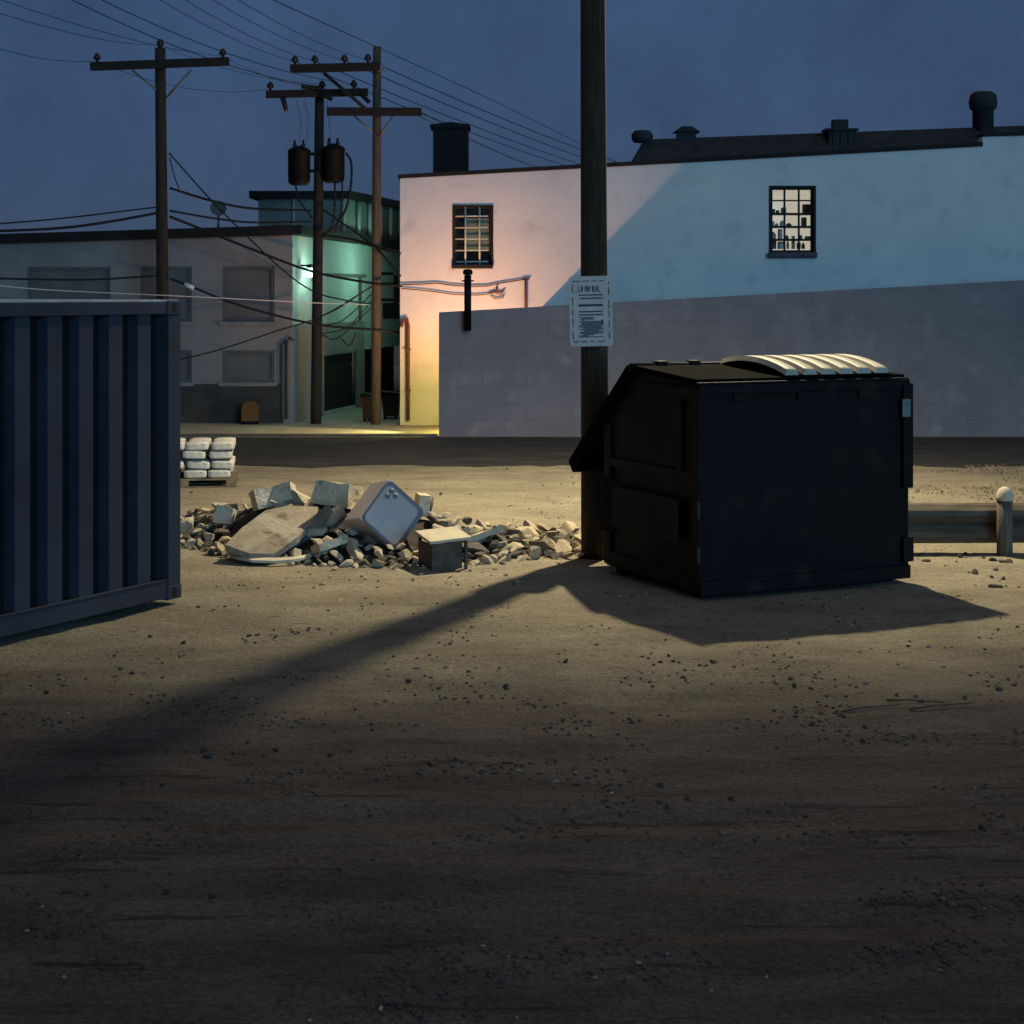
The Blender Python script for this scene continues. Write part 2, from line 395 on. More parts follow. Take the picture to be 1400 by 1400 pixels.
# pitched roof behind the parapet with its vents
dr = 37.5
pr = MB()
xa, xb_, xc = px(846, dr-1.6), px(880, dr), 17.0
za, zb_, zc = 4.7, pz(192, dr), pz(172, dr)+.18
def ridge(x): return zb_+(pz(173, dr)-zb_)*(x-xb_)/(px(1400, dr)-xb_)
lo = 4.75
v0 = [(xa, dr-1.7, lo), (xa, dr+3.5, lo), (xb_, dr-.25, ridge(xb_)), (xb_, dr+.25, ridge(xb_)), (xc, dr-1.7, lo), (xc, dr+3.5, lo), (xc, dr-.25, ridge(xc)), (xc, dr+.25, ridge(xc))]
q = [pr.v(p) for p in v0]
for idx in ((0, 4, 6, 2), (1, 3, 7, 5), (2, 6, 7, 3), (0, 2, 3, 1), (4, 5, 7, 6), (0, 1, 5, 4)): pr.f([q[i] for i in idx])
proof = obj('pitched_roof', pr, 'roof', B)
vt = MB(); p = P(878, 196, dr-.2)
vt.lathe([(.02, .02), (.19, .02), (.24, .10), (.24, .2), (.17, .28), (.02, .29)], (p.x, p.y, p.z), 12)
vt.prism([(p.x-.1, p.y-.12, p.z+.05), (p.x-.02, p.y-.12, p.z+.2), (p.x+.42, p.y-.12, p.z-.02), (p.x+.42, p.y-.12, p.z-.15)], (0, .24, 0))
obj('ridge_cap', vt, 'roof', proof)
vt = MB(); p = P(938, 192, dr-.1); vt.box((p.x-.2, p.y-.2, p.z-.2), (p.x+.2, p.y+.2, p.z+.17)); vt.prism([(p.x-.29, p.y-.27, p.z+.172), (p.x+.29, p.y-.27, p.z+.172), (p.x+.1, p.y-.27, p.z+.29), (p.x-.12, p.y-.27, p.z+.29)], (0, .54, 0))
obj('roof_vent', vt, 'roof', proof)
vt = MB(); p = P(1148, 190, dr-.4)
vt.box((p.x-.28, p.y-.24, p.z-.25), (p.x+.28, p.y+.2, p.z+.16), .02); vt.box((p.x-.36, p.y-.3, p.z+.162), (p.x+.36, p.y+.26, p.z+.21)); vt.box((p.x-.17, p.y-.14, p.z+.212), (p.x+.17, p.y+.14, p.z+.42), .02)
for k in (-.17, 0, .17): vt.box((p.x+k-.03, p.y-.27, p.z-.2), (p.x+k+.03, p.y-.242, p.z+.15))
obj('roof_vent', vt, 'roof', proof)
vt = MB(); p = P(1344, 182, dr-.2); h = (182-126)*dr/F
vt.lathe([(.23, -.4), (.23, h*.55), (.25, h*.56), (.3, h*.62), (.31, h*.78), (.28, h*.93), (.2, h), (.02, h+.01)], (p.x, p.y, p.z), 20)
obj('flue_pipe', vt, 'roof', proof)

def window(root, o, y, lit):
    x0, x1, z0, z1 = o; yb = y+.10
    t = .045
    fm = MB()
    fm.box((x0, yb-.02, z0), (x0+t, yb+.07, z1)); fm.box((x1-t, yb-.02, z0), (x1, yb+.07, z1))
    fm.box((x0+t, yb-.02, z1-t), (x1-t, yb+.07, z1)); fm.box((x0+t, yb-.02, z0), (x1-t, yb+.07, z0+t))
    # outer dark casing
    fm.box((x0-.035, y-.02, z0-.0), (x0+.004, y+.06, z1+.03)); fm.box((x1-.004, y-.02, z0), (x1+.035, y+.06, z1+.03)); fm.box((x0+.004, y-.02, z1-.004), (x1-.004, y+.06, z1+.03))
    wn = obj('window', fm, 'black', root)
    W = x1-x0; H = z1-z0
    mb = MB()
    if lit:
        for k in (1, 2): mb.box((x0+W*k/3-.018, yb-.015, z0+t), (x0+W*k/3+.018, yb+.03, z1-t))
        for k in range(1, 5): mb.box((x0+t, yb-.012, z0+H*k/5-.014), (x1-t, yb+.028, z0+H*k/5+.014))
        obj('glazing_bar', mb, 'black', wn)
    else:
        for k in (.30, .68): mb.tube([(x0+W*k, y+.012, z0+.0), (x0+W*k, y+.012, z1-.01)], .019, 6)
        for k in range(5): mb.tube([(x0+.02, y+.03, z0+H*(.05+.195*k)), (x1-W*.09, y+.03, z0+H*(.055+.195*k))], .016, 6)
        obj('security_bar', mb, 'whitebar', wn)
    gl = MB()
    if lit:
        rm = MB(); rm.box((x0-.3, yb+.85, z0-.3), (x1+.3, yb+.9, z1+.3)); obj('lit_room', rm, 'room', wn)
        sh = MB()
        for k, hh in ((1, .2), (2, .4), (3, .6)):
            sh.box((x0-.05, yb+.14, z0+H*hh-.018), (x1+.05, yb+.42, z0+H*hh+.012))
        obj('shelf', sh, 'item', wn)
        r = random.Random(11)
        for row, hh in enumerate((.0, .2, .4, .6)):
            xx = x0+.06
            while xx < x1-.1:
                ww = r.uniform(.05, .15); hgt = r.uniform(.05, .2) if row else r.uniform(.12, .26)
                it = MB(); cz = z0+H*hh+.013 if row else z0+.03
                if row == 0: cz = z0+H*.06
                if r.random() < .5: it.lathe([(ww*.4, 0), (ww*.5, hgt*.3), (ww*.45, hgt*.7), (ww*.2, hgt*.85), (ww*.22, hgt)], (xx+ww/2, yb+.28, cz), 10)
                else: it.box((xx, yb+.2, cz), (xx+ww, yb+.34, cz+hgt), .008)
                rr_ = r.random()
                if rr_ < .86: obj('shelf_ware', it, 'item' if rr_ < .52 else 'itempale', wn)
                xx += ww+r.uniform(.01, .07)
    else:
        gl.box((x0+t, yb+.02, z0+t), (x1-t, yb+.03, z1-t)); obj('pane', gl, 'glassdark', wn)
        bl = MB(); bl.box((x0+W*.30, yb+.005, z0+H*.24), (x0+W*.93, yb+.019, z0+H*.80)); obj('blind', bl, 'blind', wn)
    sl = MB()
    if lit:
        sl.box((x0-.06, y-.10, z0-.11), (x1+.05, y+.09, z0-.002), .01)
        sl.box((x0-.01, y-.13, z0-.09), (x0+.24, y-.101, z0-.01), .008); sl.box((x1-.22, y-.13, z0-.085), (x1+.03, y-.101, z0-.008), .008)
        obj('sill', sl, 'sill', wn)
    else:
        sl.box((x0-.05, y-.10, z0-.075), (x1+.03, y+.09, z0-.002), .01); obj('sill', sl, 'black', wn)
window(B, w1, DW, False); window(B, w2, DW, True)
# rusty downpipe by the left corner of the pink wall
dp = MB(); yy = DW-.07
dp.tube([(px(549, DW), yy, pz(447, DW)), (px(552, DW), yy, pz(437, DW)), (px(556.5, DW), yy, pz(435, DW)), (px(558.5, DW), yy, pz(446, DW)), (px(558.5, DW), yy, .12)], .032, 8)
for z in (.7, 1.5): dp.box((px(558.5, DW)-.05, yy-.04, z), (px(558.5, DW)+.05, yy+.06, z+.03))
obj('downpipe', dp, 'rust', B)
# conduit and bracket low on the pink wall
cd = MB(); yy = DW-.04
def wl(pts, y): return [(px(a, DW), y, pz(b, DW)) for a, b in pts]
cd.tube(wl([(549, 389), (575, 388.5), (597, 387), (618, 390), (640, 391.5), (665, 391), (690, 386), (719, 381.5)], yy), .014, 6)
cd.tube(wl([(718.5, 381), (718.5, 425)], yy), .025, 6); cd.tube(wl([(714, 381), (724, 381)], yy), .02, 6)
obj('conduit', cd, 'rust', B)
cd = MB(); cd.tube(wl([(549, 394), (590, 398), (620, 402.5), (650, 403.5), (668, 402), (674, 398), (682, 402), (690, 403), (688, 407), (676, 408), (670, 403)], yy), .011, 6)
cd.tube(wl([(679, 399), (679, 392)], yy), .02, 6); cd.tube(wl([(668, 400), (686, 399), (690, 396)], yy), .016, 6)
obj('cable_loop', cd, 'rust', B)

# ------------------------------------------------------------------ grey block annex and yard wall in front of it
DA = 30.67
ax0 = px(600, DA); az0, az1 = pz(427, DA), pz(383, DA)
def atop(x): return az0+(az1-az0)*(x-ax0)/(px(1400, DA)-ax0)
A = thing('block_annex', 'low grey painted block annex in front of the pale stucco building', 'annex', (ax0, DA, 0))
SHX = px(742, DW)
aw = MB(); wall_panel(aw, ax0, 14.5, atop, [], DA, .22)
obj('front_wall', aw, 'block', A)
sw = MB(); sw.prism([(SHX, DA+.222, 0), (SHX, DW-.004, 0), (SHX, DW-.004, pz(418.3, DW)), (SHX, DA+.222, pz(418.3, DW)-.01)], (.2, 0, 0)); obj('side_wall', sw, 'block', A)
rf = MB(); rf.prism([(SHX, DA+.222, pz(418.3, DW)-.008), (14.5, DA+.222, atop(14.5)-.02), (14.5, DA+.222, atop(14.5)-.12), (SHX, DA+.222, pz(418.3, DW)-.108)], (0, DW-DA-.226, 0)); obj('roof', rf, 'roof', A)
# black stovepipe clipped to the yard wall
sp = thing('stovepipe', 'black capped stovepipe standing against the yard wall beneath the barred window', 'pipe', (px(639.5, DA-.2), DA-.2, pz(452, DA-.2)))
dd = DA-.12; xx = px(639.5, dd)
q = MB(); q.tube([(xx, dd, pz(452, dd)), (xx, dd, pz(376, dd))], .066, 14); obj('flue', q, 'darkmetal', sp)
q = MB(); q.lathe([(.02, 0), (.085, .01), (.09, .06), (.07, .1), (.01, .11)], (xx, dd, pz(376, dd)), 14); q.lathe([(.067, 0), (.115, .005), (.115, .025), (.067, .03)], (xx, dd, pz(385, dd)), 14); obj('cap', q, 'darkmetal', sp)

# ------------------------------------------------------------------ floodlight behind the yard wall (lights the pink wall)
aa = 1.45
LP = Vector((SHX-aa, DA+.36, pz(418.3, DW)-aa*1.02))
fl = thing('yard_floodlight', 'warm floodlight hidden behind the grey yard wall, washing the pink wall', 'floodlight', (LP.x, DA+.24, LP.z))
q = MB(); q.box((LP.x-.13, DA+.26, LP.z-.17), (LP.x+.13, LP.y-.01, LP.z-.06), .01); obj('housing', q, 'darkmetal', fl)
q = MB(); q.box((LP.x-.11, DA+.28, LP.z-.058), (LP.x+.11, LP.y-.02, LP.z-.045)); obj('lens', q, 'bulb_warm', fl)
def lamp(name, kind, loc, energy, color, parent=None, **kw):
    l = bpy.data.lights.new(name, kind); l.energy = energy; l.color = color
    for k, v in kw.items(): setattr(l, k, v)
    o = bpy.data.objects.new(name, l); o.location = loc; C.objects.link(o)
    if parent:
        o.parent = parent; o.location = WM[parent.name].inverted() @ Vector(loc)
    return o
def aim(o, d): o.rotation_euler = Vector(d).to_track_quat('-Z', 'Y').to_euler()
WARM = (1.0, .70, .30)
l = lamp('floodlight_beam', 'AREA', LP, 172, (1.0, .42, .24), fl, size=.12, shape='DISK'); aim(l, (-.10, .02, 1))
LQ = Vector((SHX-1.68, DA+.42, pz(418.3, DW)-1.68*1.02))
q = MB(); q.box((LQ.x-.05, DA+.222, LQ.z-.05), (LQ.x+.05, LQ.y-.10, LQ.z+.05), .01); obj('added_lower_lamp', q, 'bulb_warm', fl)  # extra lower fixture, added to brighten the foot of the pink wall
l = lamp('added_low_fill', 'POINT', LQ, 84, (1.0, .88, .17), fl, shadow_soft_size=.08)  # added point light of the extra lower fixture
l = lamp('added_pavement_beam', 'SPOT', LQ, 900, (1.0, .78, .28), fl, shadow_soft_size=.06, spot_size=R(44), spot_blend=.7); aim(l, (-3.2, .42, -.72))  # extra hidden beam added to light the pavement and the pale pole

# ------------------------------------------------------------------ grey building on the left with its alley wall
DF = 33.6
cx = px(400, DF); gx0 = -26.0
def gtop(x): return pz(333, DF)+(pz(321, DF)-pz(333, DF))*(x-px(0, DF))/(cx-px(0, DF)) if x > -14 else pz(333, DF)-.15
GB = thing('grey_building', 'low grey building with boarded windows and dark flat roof edge', 'building', (cx, DF, 0))
gwin = [(37, 151, 365, 440), (192, 262, 364, 440), (304, 375, 364, 440), (192, 262, 479, 523), (304, 375, 479, 523), (37, 151, 479, 523), (-120, -6, 365, 440)]
gop = [(px(a, DF), px(b, DF), pz(d, DF), pz(c, DF)) for a, b, c, d in gwin]
q = MB(); wall_panel(q, gx0, cx, gtop, gop, DF, .3); obj('front_wall', q, 'greywall', GB)
for o in gop:
    q = MB(); t = .06; x0, x1, z0, z1 = o
    q.box((x0, DF+.02, z0), (x0+t, DF+.12, z1)); q.box((x1-t, DF+.02, z0), (x1, DF+.12, z1)); q.box((x0+t, DF+.02, z1-t), (x1-t, DF+.12, z1)); q.box((x0+t, DF+.02, z0), (x1-t, DF+.12, z0+t))
    wn = obj('window', q, 'frame_grey', GB)
    q = MB(); q.box((x0+t, DF+.06, z0+t), (x1-t, DF+.09, z1-t)); obj('board', q, 'board', wn)
    q = MB(); q.box((x0-.06, DF-.06, z0-.07), (x1+.06, DF+.02, z0-.002)); obj('sill', q, 'greywall', wn)
q = MB(); q.box((gx0, DF-.05, 0), (px(388, DF), DF-.003, pz(525, DF)), .008); obj('plinth', q, 'plinth', GB)
q = MB(); q.prism([(gx0, DF-.12, gtop(gx0)), (-14.001, DF-.12, gtop(-14.001)), (px(0, DF), DF-.12, gtop(px(0, DF))), (cx+.1, DF-.12, gtop(cx)), (cx+.1, DF-.12, gtop(cx)+.19), (px(0, DF), DF-.12, gtop(px(0, DF))+.19), (gx0, DF-.12, gtop(gx0)+.19)], (0, .5, 0)); obj('fascia', q, 'coping', GB)
# alley wall, receding
ax_, ay_ = cx, DF; ex_, ey_ = px(560, 42.5), 42.5
alen = math.hypot(ex_-ax_, ey_-ay_); ang = math.atan2(ey_-ay_, ex_-ax_)
TA = Matrix.Translation((ax_, ay_, 0)) @ Matrix.Rotation(ang, 4, 'Z')     # local x runs down the alley, local -y faces the alley
def alley(p): return TA @ Vector(p)
def along(pxl):      # distance along the alley wall at photo column pxl
    k = (pxl-700)/F; c, s = math.cos(ang), math.sin(ang)
    return (k*ay_-ax_)/(c-k*s)
sA = along(441); sB = along(486); sC = along(497)
atop_ = lambda s: gtop(cx)-.012*s-.004
def zal(y, s): return pz(y, (TA @ Vector((s, 0, 0))).y)
door = (sA, sB, .1, zal(487, sA)); door2 = (sC, along(547), .1, zal(478, sC))
q = MB(TA); wall_panel(q, .004, alen+6, atop_, [door, door2], 0, .3, z0=0.0); obj('alley_wall', q, 'palewall', GB)
q = MB(TA); q.box((.02, -.03, .0), (sA-.03, -.004, 1.98)); q.box((sB+.03, -.03, 0), (sC-.03, -.004, 1.98)); q.box((sA-.029, -.03, door[3]+.02), (sB+.029, -.004, 1.98)); obj('lower_band', q, 'greywall', GB)  # lower part of the alley wall in a darker tone
q = MB(TA); q.box((sA+.002, .08, .1), (sB-.002, .14, door[3]-.002)); dr_ = obj('door', q, 'black', GB)
q = MB(TA); q.box((sB-.25, .04, 1.0), (sB-.18, .078, 1.06)); obj('handle', q, 'steel', dr_)
q = MB(TA); q.box((sC+.002, .16, .1), (door2[1]-.002, .22, door2[3]-.002)); obj('door', q, 'black', GB)
q = MB(TA); q.prism([(-.1, -.22, gtop(cx)+.002), (alen+6, -.22, atop_(alen+6)+.004), (alen+6, -.22, atop_(alen+6)+.20), (-.1, -.22, gtop(cx)+.19)], (0, .6, 0)); obj('fascia', q, 'coping', GB)
q = MB(TA); q.box((1.2, -.06, 2.86), (1.3, -.003, 2.96)); 
q.box((along(446), -.05, 2.98), (along(498), -.002, 3.05)); q.box((along(490), -.05, 2.0), (along(492), -.002, 2.98)); obj('sign_frame', q, 'frame_grey', GB)
# penthouse on the roof
DP = 37.2
pa, pz1 = px(344, DP), pz(264, DP)
def s_at(d): return (d-ay_)/math.sin(ang)
sp0 = s_at(DP)
def pent(off, dep, z): 
    a_, b_ = alley((sp0+.0, .06-off, 0)), alley((sp0+dep, .06-off, 0))
    return [(pa+.15-off, DP-off, z), (a_.x, DP-off, z), (b_.x, b_.y, z), (pa+.15-off, b_.y, z)]
q = MB(); q.prism(pent(0, 9, 3.4), (0, 0, pz1-.12-3.4)); ph = obj('penthouse', q, 'pentwall', GB)
q = MB(); q.prism(pent(.18, 9.1, pz1-.118), (0, 0, .158)); obj('fascia', q, 'coping', ph)
for xx in (402, 470):
    q = MB(); q.tube([(px(xx, DP), DP-.05, 3.5), (px(xx, DP), DP-.05, pz1-.12)], .03, 6); obj('downpipe', q, 'palewall', ph)
for k in range(5):
    q = MB(); w_ = alley((sp0+.9+k*.9, .0, 0)); q.tube([(w_.x, w_.y, 3.72), (w_.x, w_.y, pz1-.12)], .05, 8); obj('downpipe', q, 'palewall', ph)
q = MB(); q.box((gx0, DF+.302, 3.1), (cx-.2, DF+20, 3.3)); q.prism([(-12, DF+.5, 3.302), (cx-.3, DF+.5, 3.302), (-3.4, DF+12, 3.302), (-12, DF+12, 3.302)], (0, 0, .12)); obj('roof', q, 'roof', GB)
# downpipes at the corner
q = MB(); y = DF-.06
for xx, yt in ((386.5, 466), (393, 462)):
    q.tube([(px(xx+10, DF), y, pz(yt+3, DF)), (px(xx+5, DF), y, pz(yt-1, DF)), (px(xx, DF), y, pz(yt+4, DF)), (px(xx, DF), y, .12)], .026, 8)
obj('downpipe', q, 'frame_grey', GB)
# wall lamp on the alley wall, teal
tl = TA @ Vector((.5, -.20, 0)); tl.z = pz(373, tl.y)
TL = thing('alley_wall_lamp', 'glowing teal globe lamp on the alley wall behind the transformer pole', 'wall lamp', tl)
q = MB(); q.lathe([(.01, -.10), (.075, -.08), (.105, 0), (.085, .07), (.04, .10)], tl, 16); obj('globe', q, 'lamp_teal', TL)
q = MB(); q.lathe([(.06, .10), (.06, .16), (.015, .18)], tl, 12); q.tube([tl+Vector((0, 0, .15)), TA @ Vector((.5, -.002, tl.z+.15))], .02, 6); obj('bracket', q, 'darkmetal', TL)
lamp('alley_lamp_light', 'POINT', TA @ Vector((.62, -.42, tl.z)), 26, (.50, 1.0, .74), TL, shadow_soft_size=.1)
t2 = Vector((bx0-.13, 37.3, 3.3))
T2 = thing('far_alley_lamp', 'second teal alley lamp on the hidden side wall of the stucco building', 'wall lamp', t2)
q = MB(); q.lathe([(.01, -.10), (.075, -.08), (.105, 0), (.085, .07), (.04, .10)], t2, 12); obj('globe', q, 'lamp_teal', T2)
q = MB(); q.tube([t2+Vector((0, 0, .1)), Vector((bx0+.01, t2.y, t2.z+.12))], .02, 6); obj('bracket', q, 'darkmetal', T2)
lamp('far_alley_light', 'POINT', t2+Vector((-.25, 0, 0)), 40, (.46, 1.0, .74), T2, shadow_soft_size=.1)

# dish on the roof
dc = P(298, 287, 36)
D = thing('satellite_dish', 'small grey satellite dish on the flat roof of the grey building', 'dish', (dc.x, dc.y, 3.42))
TD = Matrix.Translation(dc) @ Matrix.Rotation(R(68), 4, 'X') @ Matrix.Rotation(R(14), 4, 'Y')
q = MB(TD); q.lathe([(.01, 0), (.08, .01), (.15, .045), (.175, .09), (.165, .09), (.14, .055), (.07, .022), (.012, .012)], (0, 0, 0), 20); obj('reflector', q, 'frame_grey', D)
q = MB(); q.tube([dc+Vector((0, .05, -.1)), (dc.x, dc.y+.05, 3.44)], .025, 8)
for s in (-.09, .09): q.tube([dc+Vector((0, .05, -.16)), (dc.x+s, dc.y, 3.44)], .012, 6)
obj('mast', q, 'frame_grey', D)
q = MB(); q.box((dc.x-.35, dc.y-.2, 3.43), (dc.x+.35, dc.y+.2, 3.56)); obj('base', q, 'roof', D)

# things at the foot of the alley
q = MB(); dq = 33.2; xa, xb2 = px(330, dq), px(353, dq); z1 = pz(548, dq)
prof = [(xa, dq, .031)]+[(xa+(xb2-xa)*(.5-.5*math.cos(math.pi*k/10)), dq, z1-.17+.17*math.sin(math.pi*k/10)) for k in range(11)]+[(xb2, dq, .031)]
OB = thing('orange_barrier', 'dull orange rounded-top barrier standing before the grey building', 'barrier', (xa+.16, dq, .031))
q.prism(prof, (0, .16, 0)); obj('body', q, 'orange', OB)
q = MB(); q.box((xa-.02, dq-.05, .032), (xb2+.02, dq-.003, .09), .01); obj('foot', q, 'darkmetal', OB)
def bin_(name, label, x0, x1, yt, d, m, depth):
    t = thing(name, label, 'bin', ((px(x0, d)+px(x1, d))/2, d, .03))
    a, b, z = px(x0, d), px(x1, d), pz(yt, d)
    q = MB(); q.prism([(a+.03, d+.03, .08), (b-.03, d+.03, .08), (b, d, z-.06), (a, d, z-.06)], (0, depth, 0)); obj('body', q, m, t)
    q = MB(); q.prism([(a-.02, d-.03, z-.058), (b+.02, d-.03, z-.058), (b+.02, d-.03, z-.01), (a-.02, d-.03, z+.02)], (0, depth+.08, 0)); obj('lid', q, 'darkmetal', t)
    for sx in (a+.06, b-.06):
        q = MB(); q.tube([(sx-.025, d+.08, .08), (sx+.025, d+.08, .08)], .05, 12); obj('wheel', q, 'darkmetal', t)
bin_('wheeled_bin', 'dark maroon bin at the alley mouth, left of the pale pole', 494, 509, 539, 33.9, 'bin', .4)
bin_('wheeled_bin', 'brown bin in the alley between pale pole and pink wall', 522, 545, 537, 34.6, 'binbrown', .5)
mbx = thing('meter_box', 'black electric box fixed high in the alley beside the pink wall', 'electric box', (px(533, 35), 35, pz(420, 35)))
q = MB(); q.box((px(523, 35), 35, pz(436, 35)), (px(545, 35), 35.25, pz(414, 35)), .01); obj('case', q, 'darkmetal', mbx)
q = MB(); q.box((px(538, 35), 35.02, pz(414, 35)+.002), (px(545, 35), 35.2, pz(376, 35))); 
for yy in (374, 388, 410): q.box((px(521, 35), 35.03, pz(yy+2, 35)), (px(537.8, 35), 35.13, pz(yy-2, 35)))
q.box((px(538, 35), 35.2, pz(405, 35)), (px(560, 35), 35.3, pz(398, 35)))
obj('bracket', q, 'darkmetal', mbx)

# ------------------------------------------------------------------ utility poles
def pole(label, x0, x1, ytop, d, wid, m, name='utility_pole'):
    base = Vector((px(x1, d), d, 0)); t = thing(name, label, 'utility pole', base)
    q = MB(); top = P(x0, ytop, d); n = 14
    pts = [base.lerp(top, k/n) for k in range(n+1)]; pts[0].z = -.2
    q.tube(pts, wid*d/F/2*1.06, 16, wid*d/F/2*.86); obj('shaft', q, m, t); return t
def arm(t, xa, ya, xb, yb, d, thick, m='armwood', ins=(), under=()):
    a, b = P(xa, ya, d), P(xb, yb, d); h = thick*d/F/2
    q = MB(); u = (b-a).normalized(); w = Vector((0, 1, 0)); n = u.cross(w)
    pts = [a-n*h-w*h*.8, a+n*h-w*h*.8, a+n*h+w*h*.8, a-n*h+w*h*.8]
    q.prism(pts, b-a); ar = obj('crossarm', q, m, t)
    for i in ins:
        p = a.lerp(b, i)+Vector((0, 0, h)); q = MB(); q.lathe([(.02, -.01), (.025, .05), (.06, .055), (.075, .09), (.05, .14), (.03, .17), (.005, .18)], p, 10); obj('insulator', q, 'insul', ar)
    for i in under:
        p = a.lerp(b, i)+Vector((0, 0, -h)); q = MB(); q.tube([p+Vector((0, 0, .01)), p+Vector((.05, 0, -.16)), p+Vector((.07, 0, -.26))], .055, 8, .04); obj('cutout', q, 'insul', ar)
    return ar
def brace(t, pts, d, r=.022):
    q = MB(); q.tube([P(a, b, d) for a, b in pts], r, 6); obj('brace', q, 'steel' if r < .03 else 'armwood', t)

PA = pole('leftmost utility pole with one crossarm, rising behind the blue container', 219, 224, 66, 32.4, 17, 'wood')
arm(PA, 124, 91, 313, 84, 32.2, 11, ins=(.045, .955))
q = MB(); q.lathe([(.03, -.01), (.06, .05), (.075, .1), (.05, .16), (.01, .18)], P(219, 66, 32.4), 10); obj('insulator', q, 'insul', PA)
brace(PA, [(181, 96), (213, 122)], 32.1); brace(PA, [(262, 95), (228, 133)], 32.1)

PB = pole('dark middle utility pole carrying two transformer cans', 437, 432, 118, 33.4, 14.5, 'armwood')
arm(PB, 364, 129, 503, 126, 33.2, 10, ins=(.04, .55, .86), under=(.16,))
arm(PB, 412, 118, 440, 121, 33.15, 6)
brace(PB, [(438, 128), (454, 136)], 33.1, .045)
brace(PB, [(493, 128), (505, 140)], 33.1, .05)
for xc, side in ((409, -1), (456, 1)):
    d = 33.3; p = P(xc, 253 if side < 0 else 250, d); h = (253-199)*d/F; r = 15.3*d/F
    q = MB(); q.lathe([(r*.72, 0), (r*.98, .06), (r*.98, .13), (r, .14), (r, h*.80), (r*1.04, h*.81), (r*1.04, h*.86), (r*.93, h*.9), (r*.5, h*.97), (.02, h)], p, 20)
    tc = obj('transformer', q, 'darkmetal', PB)
    for k in (-.09, .08):
        q = MB(); q.lathe([(.03, h*.9), (.05, h*.93), (.03, h*.97), (.045, h*1.02), (.025, h*1.06), (.02, h*1.14)], p+Vector((k, 0, 0)), 8); obj('bushing', q, 'insul', tc)
    q = MB(); xe = px(434, d)
    for zz in (.25, h*.75): q.box((min(p.x+side*-r*.9, xe), d-.04, p.z+zz), (max(p.x+side*-r*.9, xe), d+.04, p.z+zz+.06))
    obj('hanger', q, 'darkmetal', tc)

PCm = 'woodpale'
PC = pole('tallest pale wooden utility pole at the alley mouth with two offset crossarms', 515.5, 514, 64, 33.2, 13, PCm)
arm(PC, 397, 94, 520, 91, 33.0, 11, ins=(.05, .27, .60, .86))
arm(PC, 447, 152.5, 576, 153, 33.0, 11)
brace(PC, [(443, 100), (500, 149)], 32.95, .04); brace(PC, [(484, 158), (509, 180)], 32.95); brace(PC, [(537, 159), (521, 183)], 32.95)
q = MB(); q.box((px(516, 33), 32.97, pz(98, 33)), (px(526, 33), 33.04, pz(89, 33)), .01); obj('bolt_plate', q, 'steel', PC)

# near pole with the street lamp
BASE = Vector((px(814, 16.7), 16.7, 0))
PN = pole('thick near utility pole with white notice, behind the dumpster', 809, 814, -350, 16.7, 37, 'wood')
LD = 3.4; ldir = Vector((.40, .9165, 0))
LAMP = BASE+ldir*LD; LAMP.z = 7.6
q = MB(); q.tube([BASE+ldir*.1+Vector((0, 0, 7.3)), BASE+ldir*1.0+Vector((0, 0, 7.62)), BASE+ldir*2.2+Vector((0, 0, 7.8)), LAMP+Vector((0, 0, .2))-ldir*.3], .035, 10); la = obj('lamp_arm', q, 'steel', PN)
TLm = Matrix.Translation(LAMP) @ Matrix.Rotation(math.atan2(ldir.y, ldir.x), 4, 'Z')
q = MB(TLm); q.box((-.38, -.14, .06), (.3, .14, .24), .05); obj('lamp_head', q, 'steel', la)
q = MB(TLm); q.lathe([(.02, 0), (.09, .01), (.11, .055)], (0, 0, 0), 14); obj('lamp_lens', q, 'lamp_warm', la)
SP = lamp('street_lamp_light', 'SPOT', LAMP+Vector((0, 0, -.06)), 6200, (1.0, .84, .54), PN, shadow_soft_size=.115, spot_size=R(146), spot_blend=1.0)
aim(SP, (-.03, .0, -1))

# notice on the near pole
ds = 16.7-.17; TS = Matrix.Translation(P(808, 425.5, ds)) @ Matrix.Rotation(R(-1.3), 4, 'Y')
SG = thing('notice_board', 'weathered white notice with dashed border and rows of print, fixed on pole', 'sign', P(808, 474, ds))
SW, SH = 59*ds/F, 96*ds/F
def rrect(w, h, r, n=5):
    o = []
    for sx, sz, a0 in ((1, 1, 0), (-1, 1, 90), (-1, -1, 180), (1, -1, 270)):
        for k in range(n+1):
            a = R(a0+90*k/n); o.append((sx*(w/2-r)+r*math.cos(a), 0, sz*(h/2-r)+r*math.sin(a)))
    return o
q = MB(TS); q.prism(rrect(SW, SH, .03), (0, .012, 0)); obj('board', q, 'signwhite', SG)
q = MB(TS); r = random.Random(4)
bw, bh = SW*.84, SH*.86
for z in (-bh/2, bh/2):
    x = -bw/2
    while x < bw/2-.02: l_ = r.uniform(.045, .085); q.box((x, -.004, z-.004), (min(x+l_, bw/2), .001, z+.004)); x += l_+r.uniform(.02, .035)
for x in (-bw/2, bw/2):
    z = -bh/2+.02
    while z < bh/2-.03: l_ = r.uniform(.05, .09); q.box((x-.004, -.004, z), (x+.004, .001, min(z+l_, bh/2-.01))); z += l_+r.uniform(.02, .05)
obj('dashed_border', q, 'ink', SG)
q = MB(TS)
lw = SW*.56
def strokes(zc, h, dens):
    x = -lw/2
    while x < lw/2-.008:
        w = r.uniform(.010, .022); k = r.random()
        q.box((x, -.0035, zc-h/2), (x+.005, .001, zc+h/2*r.uniform(.6, 1)))
        if k < .7: q.box((x+.0055, -.0033, zc+h*r.uniform(-.4, .2)), (x+w, .001, zc+h*.42))
        if k > .3: q.box((x+.0055, -.0032, zc-h*.5), (x+w*.8, .001, zc-h*.3))
        x += w+(.006 if r.random() < dens else .02)
strokes(SH*.32, .062, .7)
